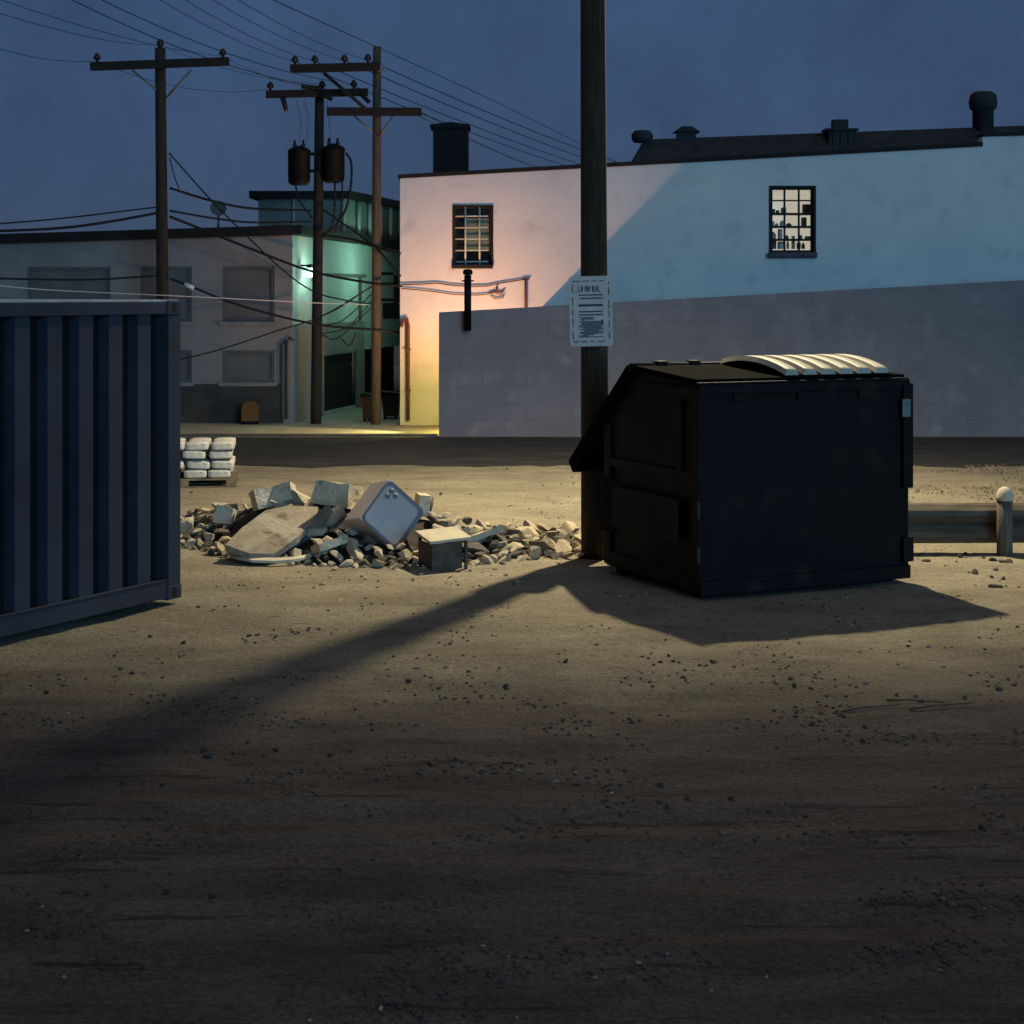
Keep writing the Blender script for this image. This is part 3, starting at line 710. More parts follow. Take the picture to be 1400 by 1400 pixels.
for z in (.232, .185): q.box((-lw/2+r.uniform(0, .03), -.0034, SH*z-.006), (lw/2, .001, SH*z+.006))
for k, z in enumerate((.085, -.005, -.05)): q.box((-lw/2, -.0034, SH*z-(.011 if k == 0 else .006)), (lw/2, .001, SH*z+(.011 if k == 0 else .006)))
q.box((-lw/2, -.0034, -SH*.365-.004), (lw/2, .001, -SH*.365+.004)); q.box((lw/2-.02, -.0036, -SH*.15-.02), (lw/2, .0012, -SH*.15+.02))
obj('print', q, 'ink', SG)
q = MB(TS)
for k in range(15):
    z = SH*(-.09-.0185*k); a = -lw/2+r.uniform(0, .05)*(k % 3 > 0); b = lw/2-r.uniform(0, .11)*(k % 4 > 1)-(.09 if k < 3 or k > 12 else 0)
    q.box((a, -.003, z-.0058-.001*(k % 2)), (b, .0008, z+.0052))
obj('rubbed_lettering', q, 'inkfade', SG)

# ------------------------------------------------------------------ cables
def cable(name, label, pts, r, m='wire', group=None, sag=0.0, n=12):
    """pts: (x, y, d) photo columns/rows with a distance; drawn through them as a smooth line"""
    ps = [P(*p) for p in pts]; o = []
    ext = [ps[0]*2-ps[1]]+ps+[ps[-1]*2-ps[-2]]
    for i in range(len(ps)-1):
        p0, p1, p2, p3 = ext[i:i+4]
        for k in range(n):
            t = k/n
            c = .5*((2*p1)+(p2-p0)*t+(2*p0-5*p1+4*p2-p3)*t*t+(3*p1-p0-3*p2+p3)*t**3)
            if len(ps) == 2: c.z -= sag*4*t*(1-t)
            o.append(c)
    o.append(ps[-1])
    q = MB(); q.tube(o, r, 6)
    return tag(obj(name, q, m, loc=o[0]), label, 'cable', group)
gA = 'thin lines running into the leftmost pole'
for (a, b) in (((-60, -2, 18), (219, 62, 32.4)), ((-60, 48, 20), (133, 83, 32.2)), ((-60, -22, 18), (305, 77, 32.2))):
    cable('power_line', 'thin line crossing the upper left sky into the leftmost pole', [a, b], .0052, 'skywire', gA, .12)
for (a, b, s) in (((219, 62, 32.4), (439, 115, 33.2), .15), ((305, 77, 32.2), (484, 122, 33.2), .2), ((133, 83, 32.2), (370, 122, 33.2), .25)):
    cable('power_line', 'thin line sagging from the leftmost pole to the transformer pole', [a, b], .0052, 'skywire', 'thin lines between leftmost pole and transformer pole', s)
ins = [(403, 84), (430, 83.5), (471, 82.5), (503, 82)]
for k, (ix, iy) in enumerate(ins):
    cable('power_line', 'thin line descending from the top of the sky to the tallest pale pole', [(170+36*k, -30, 20), (ix, iy, 33)], .0052, 'skywire', 'thin lines coming down to the tallest pale pole', .12)
    cable('power_line', 'thin line from the tallest pale pole down behind the stucco building', [(ix, iy, 33), (905+25*k, 263, 66)], .010, 'skywire', 'thin lines leaving the tallest pale pole to the right', .25)
for k, (x0_, y0_, x1_, y1_) in enumerate(((60, -20, 430, 118), (100, -20, 462, 112), (330, -20, 700, 150))):
    cable('power_line', 'thin line slanting across the open sky above the three far poles', [(x0_, y0_, 24), (x1_, y1_, 33.1 if k < 2 else 45)] + ([] if k < 2 else [(900, 250, 66)]), .008, 'skywire', 'thin lines slanting across the open sky', .2)
for k in (0, 1): cable('power_line', 'thin line from the tallest pole lower crossarm, falling right behind the roof', [(556+14*k, 150, 33), (800, 244+6*k, 60)], .0065, 'skywire', 'thin lines leaving the lower crossarm', .2)
cable('overhead_cable', 'upper thin dark cable from the left edge to the leftmost pole', [(-30, 308, 31), (80, 299, 31.6), (216, 283, 32.3)], .017)
cable('overhead_cable', 'thick black cable from the left edge to the leftmost pole, just above the roofline', [(-30, 317, 31), (80, 312, 31.6), (150, 303, 32), (216, 291, 32.3)], .03)
cable('overhead_cable', 'thick cable from leftmost pole past the dish, upper of the two', [(232, 257, 32.3), (270, 269, 32.6), (300, 277, 32.8), (345, 285, 33), (426, 288, 33.2)], .026)
cable('overhead_cable', 'cable from leftmost pole past the dish, lower of the two', [(232, 288, 32.3), (290, 298, 32.7), (345, 304, 33), (426, 303, 33.2)], .022)
cable('overhead_cable', 'long cable dropping from leftmost pole across the alley to the stucco corner', [(232, 296, 32.3), (275, 313, 32.6), (345, 341, 32.8), (430, 372, 33), (515, 388, 33), (549, 391, 33)], .028)
cable('overhead_cable', 'straight thin guy cable falling from high on the leftmost pole over the roof', [(231, 209, 32.3), (288, 273, 32.5), (345, 330, 32.7), (390, 372, 32.9), (430, 399, 33), (470, 410, 33), (508, 416, 33.1)], .016)
cable('overhead_cable', 'short drooping cable on the right side of the leftmost pole', [(232, 215, 32.3), (238, 240, 32.3), (245, 258, 32.3)], .011)
cable('overhead_cable', 'slack service cable across the grey wall to the leftmost pole', [(-30, 380, 31), (60, 382, 31.5), (130, 382, 32), (214, 377, 32.3)], .022)
q_ = cable('overhead_cable', 'dark cable with a white splice running over the grey wall to the alley', [(233, 381, 32.3), (262, 392, 32.4), (330, 418, 32.7), (430, 443, 33), (515, 451, 33.1), (546, 455, 33.3)], .026)
q = MB(); q.tube([P(252, 388.5, 32.3), P(265, 394, 32.35)], .045, 8); ob = obj('splice', q, 'palewire'); ob.parent = q_; ob.matrix_parent_inverse = Matrix.Translation(q_.location).inverted()
cable('overhead_cable', 'thin cable rising from behind the container to the pale pole', [(240, 493, 32.3), (300, 478, 32.5), (380, 452, 32.8), (440, 432, 33), (508, 392, 33.1)], .015)
cable('overhead_cable', 'cable from the transformer pole over the roof edge to the stucco corner', [(442, 287, 33.2), (475, 310, 33.2), (515, 340, 33.1), (548, 378, 33)], .024)
cable('overhead_cable', 'heavy bundle from the transformer pole to the stucco corner along the roof edge', [(442, 322, 33.2), (480, 327, 33.2), (515, 338, 33.1), (548, 347, 33)], .03)
cable('pale_cable', 'pale thin cable crossing from the left edge above the container to the pale pole', [(-30, 388, 24), (60, 396, 26), (160, 401, 28), (240, 404.5, 30), (330, 409, 31.5), (430, 414, 32.8), (507, 416.5, 33.1)], .009, 'palewire')
for k, (a, b, c) in enumerate((((441, 432), (465, 420), (507, 392)), ((441, 445), (470, 437), (508, 402)), ((441, 456), (475, 447), (508, 412)), ((441, 458), (462, 462), (508, 420)), ((466, 462), (478, 472), (487, 455)))):
    cable('drop_wire', 'drooping wire loop between the transformer pole and the pale pole', [(*a, 33.3), (*b, 33.2), (*c, 33.15)], .012, 'wire', 'wire loops in the alley mouth')
cable('drop_wire', 'black lead curling down from the right transformer can to its pole', [(473, 209, 33.2), (480, 222, 33.2), (480, 250, 33.2), (473, 285, 33.2), (458, 310, 33.2), (440, 322, 33.2)], .026)
cable('drop_wire', 'lead hanging straight from under the right transformer can', [(458, 250, 33.2), (457, 290, 33.2), (452, 312, 33.2), (440, 325, 33.2)], .022)
cable('drop_wire', 'lead hanging beside the right transformer can, between the other two', [(468, 247, 33.2), (467, 285, 33.2), (458, 318, 33.2)], .018)
cable('drop_wire', 'lead slanting from the left transformer can to the dark pole', [(404, 253, 33.2), (410, 275, 33.2), (427, 298, 33.2)], .02)
for k, (a, b, c) in enumerate((((405, 137), (411, 165), (409, 196)), ((415, 137), (421, 160), (419, 196)), ((447, 137), (450, 165), (452, 196)))):
    cable('drop_wire', 'hair-thin jumper from the crossarm down to a transformer can', [(*a, 33.2), (*b, 33.2), (*c, 33.25)], .0052, 'skywire', 'jumpers above the transformer cans')

# ------------------------------------------------------------------ blue container
CB = G(247, 825); CE = G(0, 885); sdir = (CE-CB).normalized(); cang = math.atan2(sdir.y, sdir.x)
CN = thing('shipping_container', 'dark blue corrugated shipping container cut by the left edge', 'container', (CB.x, CB.y, 0), (0, 0, cang))
LN, WD, ZB = 6.06, 2.44, .05
HT = pz(410.5, CB.y)
for i, (x, y) in enumerate(((0, 0), (LN, 0), (0, -WD), (LN, -WD))):
    q = MB(); sx = 1 if x == 0 else -1; sy = -1 if y == 0 else 1
    def bb(q, x0, x1, y0, y1, z0, z1, bv=.006): q.box((min(x0, x1), min(y0, y1), z0), (max(x0, x1), max(y0, y1), z1), bv)
    bb(q, x, x+sx*.155, y, y+sy*.15, ZB+.12, HT-.125); po = obj('corner_post', q, 'container', CN, world=False)
    for z0, z1 in ((ZB, ZB+.118), (HT-.123, HT)):
        q = MB(); bb(q, x-sx*.006, x+sx*.172, y-sy*.006, y+sy*.165, z0, z1, .01); 
        obj('corner_casting', q, 'container', po, world=False)
        q = MB(); cz = (z0+z1)/2; q.lathe([(.028, 0), (.028, .003)], (0, 0, 0), 12)
        q.bm.transform(Matrix.Translation((x+sx*.085, y-sy*.0065, cz)) @ Matrix.Rotation(R(90), 4, 'X') @ Matrix.Scale(1.5, 4, (0, 1, 0)) @ Matrix.Translation((0, 0, -.0015)))
        obj('casting_hole', q, 'black', po, world=False)
def corr(mb, x0, x1, y, z0, z1, sgn, pitch=.336, depth=.10, first=0):
    """corrugated sheet along x; sgn points outward"""
    pts = []; x = x0
    while x < x1-.01:
        for dx, dy in ((0, -depth), (pitch*.36, -depth), (pitch*.52, 0), (pitch*.98, 0)):
            if x+dx < x1: pts.append((x+dx, y+sgn*dy))
        x += pitch
    pts.append((x1, y+sgn*-depth))
    a = [mb.v((p[0], p[1], z0)) for p in pts]; b = [mb.v((p[0], p[1], z1)) for p in pts]
    for i in range(len(pts)-1):
        f = mb.f([a[i], a[i+1], b[i+1], b[i]])
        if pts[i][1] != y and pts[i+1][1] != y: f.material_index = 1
    return pts
for y, s in ((-.03, 1), (-WD+.03, -1)):
    q = MB(); corr(q, .165, LN-.165, y, ZB+.15, HT-.11, s); sp_ = obj('side_panel', q, ['container', 'containershade'], CN, world=False, recalc=False)
    q = MB(); bb(q, .172, LN-.172, y+.03*s, y+.03*s-.10*s, ZB+.02, ZB+.17); 
    bb(q, .172, LN-.172, y+.036*s, y+.03*s-.04*s, ZB+.171, ZB+.178, 0); obj('bottom_rail', q, 'container', sp_, world=False)
    q = MB(); bb(q, .172, LN-.172, y+.03*s, y+.03*s-.07*s, HT-.115, HT-.012); obj('top_rail', q, 'container', sp_, world=False)
for x, s in ((.06, -1), (LN-.06, 1)):
    q = MB(); pts = []; yv = -WD+.16; T9 = Matrix.Rotation(R(-90), 4, 'Z'); 
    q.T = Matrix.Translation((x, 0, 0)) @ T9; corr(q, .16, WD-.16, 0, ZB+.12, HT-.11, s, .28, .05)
    obj('end_panel', q, ['container', 'containershade'], CN, world=False, recalc=False)
    q = MB(); bb(q, x-.05, x+.05, -WD+.17, -.17, HT-.112, HT-.013); bb(q, x-.05, x+.05, -WD+.17, -.17, ZB+.01, ZB+.12); obj('end_rail', q, 'container', CN, world=False)
q = MB(); bb(q, .03, LN-.03, -WD+.07, -.003, HT-.01, HT+.006, 0); obj('roof', q, 'containerlit', CN, world=False)
q = MB(); 
for k in range(8): bb(q, .3+k*.78, .36+k*.78, -WD+.1, -.12, ZB+.03, ZB+.12, 0)
bb(q, .16, LN-.16, -WD+.1, -.1, ZB+.121, ZB+.145, 0); obj('floor', q, 'black', CN, world=False)

# ------------------------------------------------------------------ dumpster
D1 = G(960, 822); uang = R(24.8)
DU = thing('dumpster', 'big black steel dumpster with ribbed lid coloured as lamplit in the gravel lot', 'dumpster', (D1.x, D1.y, 0), (0, 0, uang))
UW, VD = 2.12, 1.70
# local x = along the long back face, local y = along the side away from us
side = [(.0, .06), (VD+.02, .06), (VD+.06, 1.46), (1.14, 1.90), (.0, 1.82)]
q = MB(); 
a = [q.v((.0, y, z)) for y, z in side]; b = [q.v((UW, y, z)) for y, z in side]
q.f(a); q.f(b[::-1])
for i in (0, 1, 4): q.f([a[i], b[i], b[(i+1) % 5], a[(i+1) % 5]])
q.f([a[2], b[2], b[3], a[3]]); q.f([a[3], b[3], b[4], a[4]])
obj('body', q, 'dump', DU, world=False)
for x, s in ((0, -1), (UW, 1)):
    q = MB()
    def pl(y0, y1, z0, z1, t0, t1, bv=.006): q.box((min(x+s*t0, x+s*t1), y0, z0), (max(x+s*t0, x+s*t1), y1, z1), bv)
    pl(-.005, .12, .08, 1.80, .001, .035); pl(VD-.10, VD+.02, .08, 1.40, .001, .03)
    pl(.122, VD-.102, .08, .20, .001, .03); pl(.122, 1.10, 1.70, 1.80, .001, .03); pl(.122, VD-.102, 1.0, 1.08, .001, .028)
    pl(.30, .38, 1.083, 1.695, .001, .03)
    obj('stiffener', q, 'dump', DU, world=False)
    # fork sleeve
    q = MB()
    y0, y1, z0, z1, o = .28, VD-.22, .46, .83, .075
    for (a0, a1, b0, b1) in ((y0, y1, z0, z0+.012), (y0, y1, z1-.012, z1)): q.box((min(x+s*.031, x+s*o), a0, b0), (max(x+s*.031, x+s*o), a1, b1))
    q.box((min(x+s*(o-.012), x+s*o), y0, z0+.0125), (max(x+s*(o-.012), x+s*o), y1, z1-.0125))
    sl = obj('fork_sleeve', q, 'dump', DU, world=False)
    q = MB(); q.prism([(x+s*.032, y1+.001, z0-.06), (x+s*(o+.03), y1+.16, z0-.06), (x+s*(o+.03), y1+.16, z1+.1), (x+s*.032, y1+.001, z1+.05)], (0, .012, 0)); obj('sleeve_flare', q, 'dump', sl, world=False)
# rim round the top, back face trims
q = MB(); q.box((-.04, -.035, 1.75), (UW+.03, -.001, 1.83), .008); q.box((-.04, -.02, 1.832), (UW+.03, .06, 1.85), .004)
obj('top_rim', q, 'dump', DU, world=False)
q = MB(); q.box((-.03, -.045, .05), (UW+.03, -.002, .17), .008); 
for yy in (.1, VD-.2): q.box((.05, yy, -.02), (UW-.05, yy+.12, .058))
obj('base_skid', q, 'dump', DU, world=False)
for z0, z1, o in ((.86, 1.80, .055), (.20, .42, .06)):
    q = MB(); q.box((UW-.05, -.05, z0), (UW+o, -.003, z1), .008); q.box((UW+.032, -.002, z0), (UW+o, .12, z1), .006); obj('corner_bracket', q, 'dump', DU, world=False)
q = MB(); q.box((UW-.07, -.056, 1.50), (UW+.02, -.051, 1.66)); obj('sticker', q, 'sticker', DU, world=False)
for k in range(3):
    q = MB(); q.box((.3+.65*k, -.03, 1.68), (.42+.65*k, -.002, 1.748), .006); obj('hinge_lug', q, 'dump', DU, world=False)
for z in (.32, .70):
    q = MB(); q.box((-.045, -.02, z), (-.036, .01, z+.14), .002); obj('weld_tab', q, 'sill', DU, world=False)
# sloping front lid that overhangs (hangs open past the body)
fy0, fz0, fy1, fz1 = 1.18, 1.93, 2.36, .955
dl = Vector((0, fy1-fy0, fz1-fz0)).normalized(); nl = Vector((0, -dl.z, dl.y))
for x0, x1 in ((-.05, UW/2-.01), (UW/2+.01, UW+.05)):
    q = MB(); A0 = Vector((x0, fy0, fz0)); B0 = Vector((x0, fy1, fz1))
    q.prism([A0, B0, B0+nl*.03-dl*.0, A0+nl*.03], (x1-x0, 0, 0))
    # turned lip round the lid
    q.prism([B0+dl*.001-nl*.09, B0+dl*.025-nl*.09, B0+dl*.025+nl*.03, B0+dl*.001+nl*.03], (x1-x0, 0, 0))
    xe = x0-.02 if x0 < 0 else x1
    q.prism([Vector((xe, 0, 0))+Vector((0, p.y, p.z)) for p in (A0-nl*.07, B0-nl*.09, B0+nl*.03, A0+nl*.03)], (.02, 0, 0))
    for k in range(1, 4):
        xx = x0+(x1-x0)*k/4; q.prism([Vector((xx-.03, A0.y, A0.z))+nl*.031+dl*.1, Vector((xx-.03, B0.y, B0.z))+nl*.031-dl*.1, Vector((xx-.03, B0.y, B0.z))+nl*.05-dl*.13, Vector((xx-.03, A0.y, A0.z))+nl*.05+dl*.13], (.06, 0, 0))
    obj('front_lid', q, 'lidblack', DU, world=False)
q = MB(); q.tube([(-.06, 1.15, 1.945), (UW+.06, 1.15, 1.945)], .028, 10)
for xx in (.25, .6, 1.5, 1.9): q.box((xx-.05, 1.09, 1.90), (xx+.05, 1.2, 1.99), .01)
obj('hinge_bar', q, 'dump', DU, world=False)
# flat black top lid under, bowed lid over it, ribs coloured pale as lamplit
q = MB(); q.prism([(-.03, .05, 1.851), (-.03, 1.12, 1.925), (-.03, 1.12, 1.95), (-.03, .05, 1.875)], (UW+.06, 0, 0)); obj('flat_lid', q, 'lidblack', DU, world=False)
U0, U1, V0, V1 = .86, 2.0, .03, 1.12
def bow(v):
    t = (v-V0)/(V1-V0)
    return 1.885+.06*t+.078*max(0, math.sin(math.pi*min(max(t, 0), 1)))**.75
def bowed(q, u0, u1, va, vb, h0, h1, n=24):
    pr_ = []
    for i in range(n+1):
        v = va+(vb-va)*i/n; z = bow(v)
        pr_.append([q.v((u0, v, z+h0)), q.v((u0+.02, v, z+h1)), q.v((u1-.02, v, z+h1)), q.v((u1, v, z+h0))])
    for i in range(n):
        for k in range(4): q.f([pr_[i][k], pr_[i][(k+1) % 4], pr_[i+1][(k+1) % 4], pr_[i+1][k]], k == 1)
    q.f(pr_[0]); q.f(pr_[-1][::-1])
q = MB(); bowed(q, U0, U1, V0, V1, -.014, .0); bl_ = obj('bowed_lid', q, 'lidblack', DU, world=False)
for k in range(6):
    q = MB(); u = U0+.005+.193*k; bowed(q, u, u+.145, V0+.012, V1-.02, .001, .045); obj('lid_rib', q, 'lidlit', bl_, world=False)

# ------------------------------------------------------------------ guard rail
DG = 16.9
GR = thing('guard_rail', 'low weathered guard rail with round-topped post, right of the dumpster', 'guard rail', (px(1365, DG), DG-.2, 0))
prof = [(0, .10), (-.03, .12), (-.085, .17), (-.095, .22), (-.055, .27), (-.03, .30), (-.055, .33), (-.095, .385), (-.085, .435), (-.03, .485), (0, .50)]
q = MB(); rr = []
for x in (2.6, 3.5, 4.4, 5.3, 6.2, 7.5, 9.0): rr.append([q.v((x, DG+y+.012*math.sin(x*2), z+.008*math.sin(x*1.3))) for y, z in prof]+[q.v((x, DG+y+.006, z)) for y, z in prof[::-1]])
for i in range(len(rr)-1):
    m_ = len(rr[0])
    for k in range(m_): q.f([rr[i][k], rr[i+1][k], rr[i+1][(k+1) % m_], rr[i][(k+1) % m_]])
q.f(rr[0]); q.f(rr[-1][::-1]); obj('rail', q, 'railmetal', GR)
for xp in (px(1366, DG), px(1366, DG)+2.4):
    r_ = 10.2*DG/F; yp = DG-.19; zt = pz(681, DG)
    q = MB(); q.lathe([(r_*1.04, -.05), (r_*1.02, zt*.5), (r_, zt), ], (xp, yp, 0), 18); po = obj('post', q, 'timber', GR)
    q = MB(); q.lathe([(r_*1.12, zt+.001), (r_*1.14, zt+.03), (r_*1.0, zt+.075), (r_*.72, zt+.115), (r_*.3, zt+.135), (.004, zt+.138)], (xp, yp, 0), 18); obj('cap', q, 'paleboard', po)
    q = MB(); q.box((xp-.05, yp+r_*.8, .22), (xp+.05, DG-.05, .38)); obj('spacer_block', q, 'timber', po)

# ------------------------------------------------------------------ pallet of white sacks
pc = G(275, 668); pang = R(8)
PL = thing('pallet', 'wooden pallet under white sacks, beside the blue container', 'pallet', (pc.x-.3, pc.y+.5, 0), (0, 0, pang))
q = MB()
for k in range(6): q.box((-.7, -.5+k*.175, .105), (.7, -.40+k*.175, .125))
obj('deck_board', q, 'pallet', PL, world=False)
for yy in (-.5, -.05, .40):
    q = MB(); q.box((-.7, yy, .0), (.7, yy+.1, .02))
    for xx in (-.68, -.06, .56): q.box((xx, yy, .021), (xx+.12, yy+.1, .104))
    obj('runner', q, 'pallet', PL, world=False)
def sack_mesh():
    q = MB(); t = bmesh.new(); bmesh.ops.create_cube(t, size=1); bmesh.ops.subdivide_edges(t, edges=t.edges[:], cuts=4, use_grid_fill=True)
    for w in t.verts:
        c = w.co.copy(); k = (1-(2*c.x)**4*.35)*(1-(2*c.y)**4*.25); c.z *= .35+.65*k
        c.x *= 1-.10*(2*c.y)**2*(2*c.z)**2; w.co = Vector((c.x*.30, c.y*.44, c.z*.118))+Vector((0, 0, .0))
    mp = {w: q.v(w.co) for w in t.verts}
    for f in t.faces: q.f([mp[w] for w in f.verts], True)
    t.free(); return q
levels = ('bottom', 'second', 'third', 'top')
s0 = None; rs = random.Random(3)
MP = Matrix.Translation(PL.location) @ Matrix.Rotation(pang, 4, 'Z')
for lv in range(4):
    for iy in range(2):
        for ix in range(4):
            if lv == 3 and iy == 0 and ix == 1: pass
            loc = MP @ Vector((-.53+.34*ix+rs.uniform(-.015, .015)+(.03 if lv % 2 else -.02), -.26+.46*iy+rs.uniform(-.015, .015), .19+.122*lv))
            rot = (rs.uniform(-.05, .05), rs.uniform(-.06, .06), pang+rs.uniform(-.06, .06))
            lab = 'white sack in the %s layer of the stack on the pallet' % levels[lv]
            if s0 is None:
                s0 = obj('sack', sack_mesh(), 'sack', loc=loc, world=False); s0.rotation_euler = rot; tag(s0, lab, 'sack', 'white sacks, bottom layer')
            else:
                o = dup(s0, loc, rot, lab, group='white sacks, %s layer' % levels[lv])

# ------------------------------------------------------------------ rubble heap
def interp(tab, x):
    for (x0, y0), (x1, y1) in zip(tab, tab[1:]):
        if x <= x1: return y0+(y1-y0)*max(0, (x-x0)/(x1-x0))
    return tab[-1][1]
YT = [(225, 712), (250, 700), (300, 692), (345, 680), (440, 672), (500, 684), (560, 694), (610, 700), (650, 712), (700, 717), (770, 718), (835, 735)]
YB = [(225, 738), (250, 748), (320, 764), (440, 774), (520, 779), (600, 779), (700, 768), (835, 758)]
def heap(x, t):     # a point on the heap: photo column of its foot, t = 0 at the front foot, 1 at the crest
    yb_, yt_ = interp(YB, x), interp(YT, x); d = EYE*F/(yb_-HZ)+1.25*t
    return P(x, yb_+(yt_-yb_)*t, d)
mound = MB(); vv = []; NX, NT = 70, 10
for i in range(NX+1):
    x = 228+605*i/NX; col = []
    for j in range(NT+1):
        p = heap(x, j/NT); p.z = max(-.03, p.z*.9-.06+.03*noise.noise(p*5)); col.append(mound.v(p))
    p = heap(x, 1); col.append(mound.v((p.x, p.y+.5, p.z*.5-.05))); col.append(mound.v((p.x, p.y+.95, -.03))); vv.append(col)
for i in range(NX):
    for j in range(NT+2): mound.f([vv[i][j], vv[i+1][j], vv[i+1][j+1], vv[i][j+1]], True)
tag(obj('rubble_core', mound, 'heap_core'), 'dark core beneath the rubble, coloured as shade between the stones', 'heap_core', kind='stuff')

# big stained slab leaning on the heap
def dsl(y): return 16.15+(758-y)/68*.85
SL = [(306, 745), (330, 722), (362, 697), (395, 690), (436, 692), (428, 712), (405, 735), (372, 758), (340, 757)]
poly = [P(a, b, dsl(b)) for a, b in SL]
nrm = (poly[3]-poly[0]).cross(poly[7]-poly[0]).normalized()
if nrm.z > 0: nrm = -nrm
q = MB(); q.prism(poly, nrm*.08); bmesh.ops.bevel(q.bm, geom=q.bm.edges[:], offset=.012, segments=1, affect='EDGES')
tag(obj('concrete_slab', q, 'slab', loc=poly[7]), 'broad stained slab with curved edge leaning on the left of the rubble', 'slab')
# tilted white appliance
ac = P(537, 704, 16.45)
AP = thing('kitchen_appliance', 'pale enamelled appliance tipped on its corner in the rubble', 'appliance', ac, (R(-14), R(42), R(20)))
q = MB(); q.box((-.25, 0, -.25), (.25, .42, .25), .015); obj('body', q, 'enamel', AP, world=False)
q = MB(); q.prism([(p[0], -.012, p[2]) for p in rrect(.50, .50, .06)], (0, .011, 0)); obj('front_rim', q, 'enamelrim', AP, world=False)
q = MB(); q.prism([(p[0]-.015, -.022, p[2]-.015) for p in rrect(.43, .43, .05)], (0, .009, 0)); obj('front_panel', q, 'enamel', AP, world=False)
for k, (xx, zz) in enumerate(((-.16, .17), (-.10, .155), (-.165, .10))):
    q = MB(Matrix.Translation((xx, -.022, zz)) @ Matrix.Rotation(R(90), 4, 'X')); q.lathe([(.028, 0), (.026, .014), (.012, .02)], (0, 0, 0), 12); obj('knob', q, 'enamelrim', AP, world=False)
# block pieces
def hd(x, y):
    yb_, yt_ = interp(YB, x), interp(YT, x); return EYE*F/(yb_-HZ)+1.25*max(0, min(1.1, (yb_-y)/(yb_-yt_)))
def block(label, x, y, d, size, rot, m='concrete', name='concrete_block', cat='block', group=None):
    d = hd(x, y)-.06
    q = MB(); q.box((-size[0]/2, -size[1]/2, -size[2]/2), (size[0]/2, size[1]/2, size[2]/2))
    bmesh.ops.subdivide_edges(q.bm, edges=q.bm.edges[:], cuts=2, use_grid_fill=True)
    sd = rnd.random()*50
    for w in q.bm.verts: w.co += Vector((noise.noise(w.co*5+Vector((sd, 0, 0))), noise.noise(w.co*5+Vector((0, sd, 0))), noise.noise(w.co*5+Vector((0, 0, sd)))))*.018
    o = obj(name, q, m, loc=P(x, y, d), world=False); o.rotation_euler = tuple(R(a) for a in rot)
    return tag(o, label, cat, group)
block('big pale concrete block on the back of the rubble, left of the appliance', 462, 677, 18.3, (.40, .34, .24), (-12, 4, -22))
block('small cube of pale concrete behind the top of the leaning slab', 359, 683, 18.3, (.20, .22, .2), (-15, -8, 25))
block('square pale paving piece tilted behind the leaning slab', 386, 677, 18.5, (.27, .12, .2), (-30, -18, -15))
block('grey block lying at the upper left of the rubble', 309, 706, 17.9, (.19, .2, .18), (-20, 8, -12))
block('narrow pale block upright just right of the appliance', 577, 690, 18.1, (.12, .14, .22), (5, 4, 20))
block('pale angular block at the right end of the rubble, against the pole', 808, 735, 17.0, (.16, .18, .14), (-6, 8, 20))
block('flat pale slab right of the dark cabinet, tilted toward it', 655, 733, 17.6, (.42, .3, .06), (-14, -12, 25))
block('long flat fragment lying low in front of the appliance', 450, 745, 17.1, (.3, .2, .07), (-14, -10, 30))
block('dark slab wedged between leaning slab and appliance', 428, 722, 17.5, (.5, .25, .06), (-45, -38, 10), 'concrete_dark')
block('grey slab sheet leaning behind the leaning slab right edge', 450, 712, 17.8, (.36, .2, .05), (-50, -35, 10), 'slab')
# small dark cabinet with a pale top
kc = G(607, 778); KC = thing('broken_cabinet', 'small dark broken cabinet with a pale tilted top in the rubble', 'cabinet', (kc.x, kc.y, 0), (0, 0, R(24))); KC.scale = (.8, .8, .72)
q = MB(); q.prism([(-.25, -.2, .37), (.27, -.2, .40), (.27, .3, .47), (-.25, .3, .44)], (0, 0, .035)); obj('top', q, 'paleboard', KC, world=False)
q = MB(); q.box((-.22, -.18, .0), (.07, -.16, .365)); obj('front_panel', q, 'darkwood', KC, world=False)
for xx, yy, zz in ((-.22, -.158, .36), (.2, -.17, .39), (-.22, .24, .42), (.2, .24, .45)):
    q = MB(); q.box((xx, yy, 0), (xx+.035, yy+.035, zz-.01)); obj('leg', q, 'darkwood', KC, world=False)
q = MB(); q.box((.072, -.1, .02), (.19, .22, .37)); obj('drawer', q, 'darkwood', KC, world=False)
q = MB(); q.box((-.219, -.12, .05), (-.2, .235, .36)); obj('side_panel', q, 'darkwood', KC, world=False)
# curved pale strip in front of the slab
pts = [P(a, b, EYE*F/(b+6-HZ)) for a, b in ((308, 756), (320, 762), (345, 767), (375, 768), (402, 766), (424, 762))]
q = MB(); prev = None
for i, p in enumerate(pts):
    w = .05+.02*math.sin(i); c = [q.v((p.x, p.y-.02, p.z-.012)), q.v((p.x, p.y-.02, p.z+.012)), q.v((p.x, p.y+w, p.z+.03)), q.v((p.x, p.y+w, p.z+.006))]
    if prev:
        for k in range(4): q.f([prev[k], c[k], c[(k+1) % 4], prev[(k+1) % 4]])
    else: q.f(c)
    prev = c
q.f(prev[::-1]); tag(obj('pale_strip', q, 'paleboard', loc=pts[0]), 'curved pale strip lying along the foot of the leaning slab', 'strip')
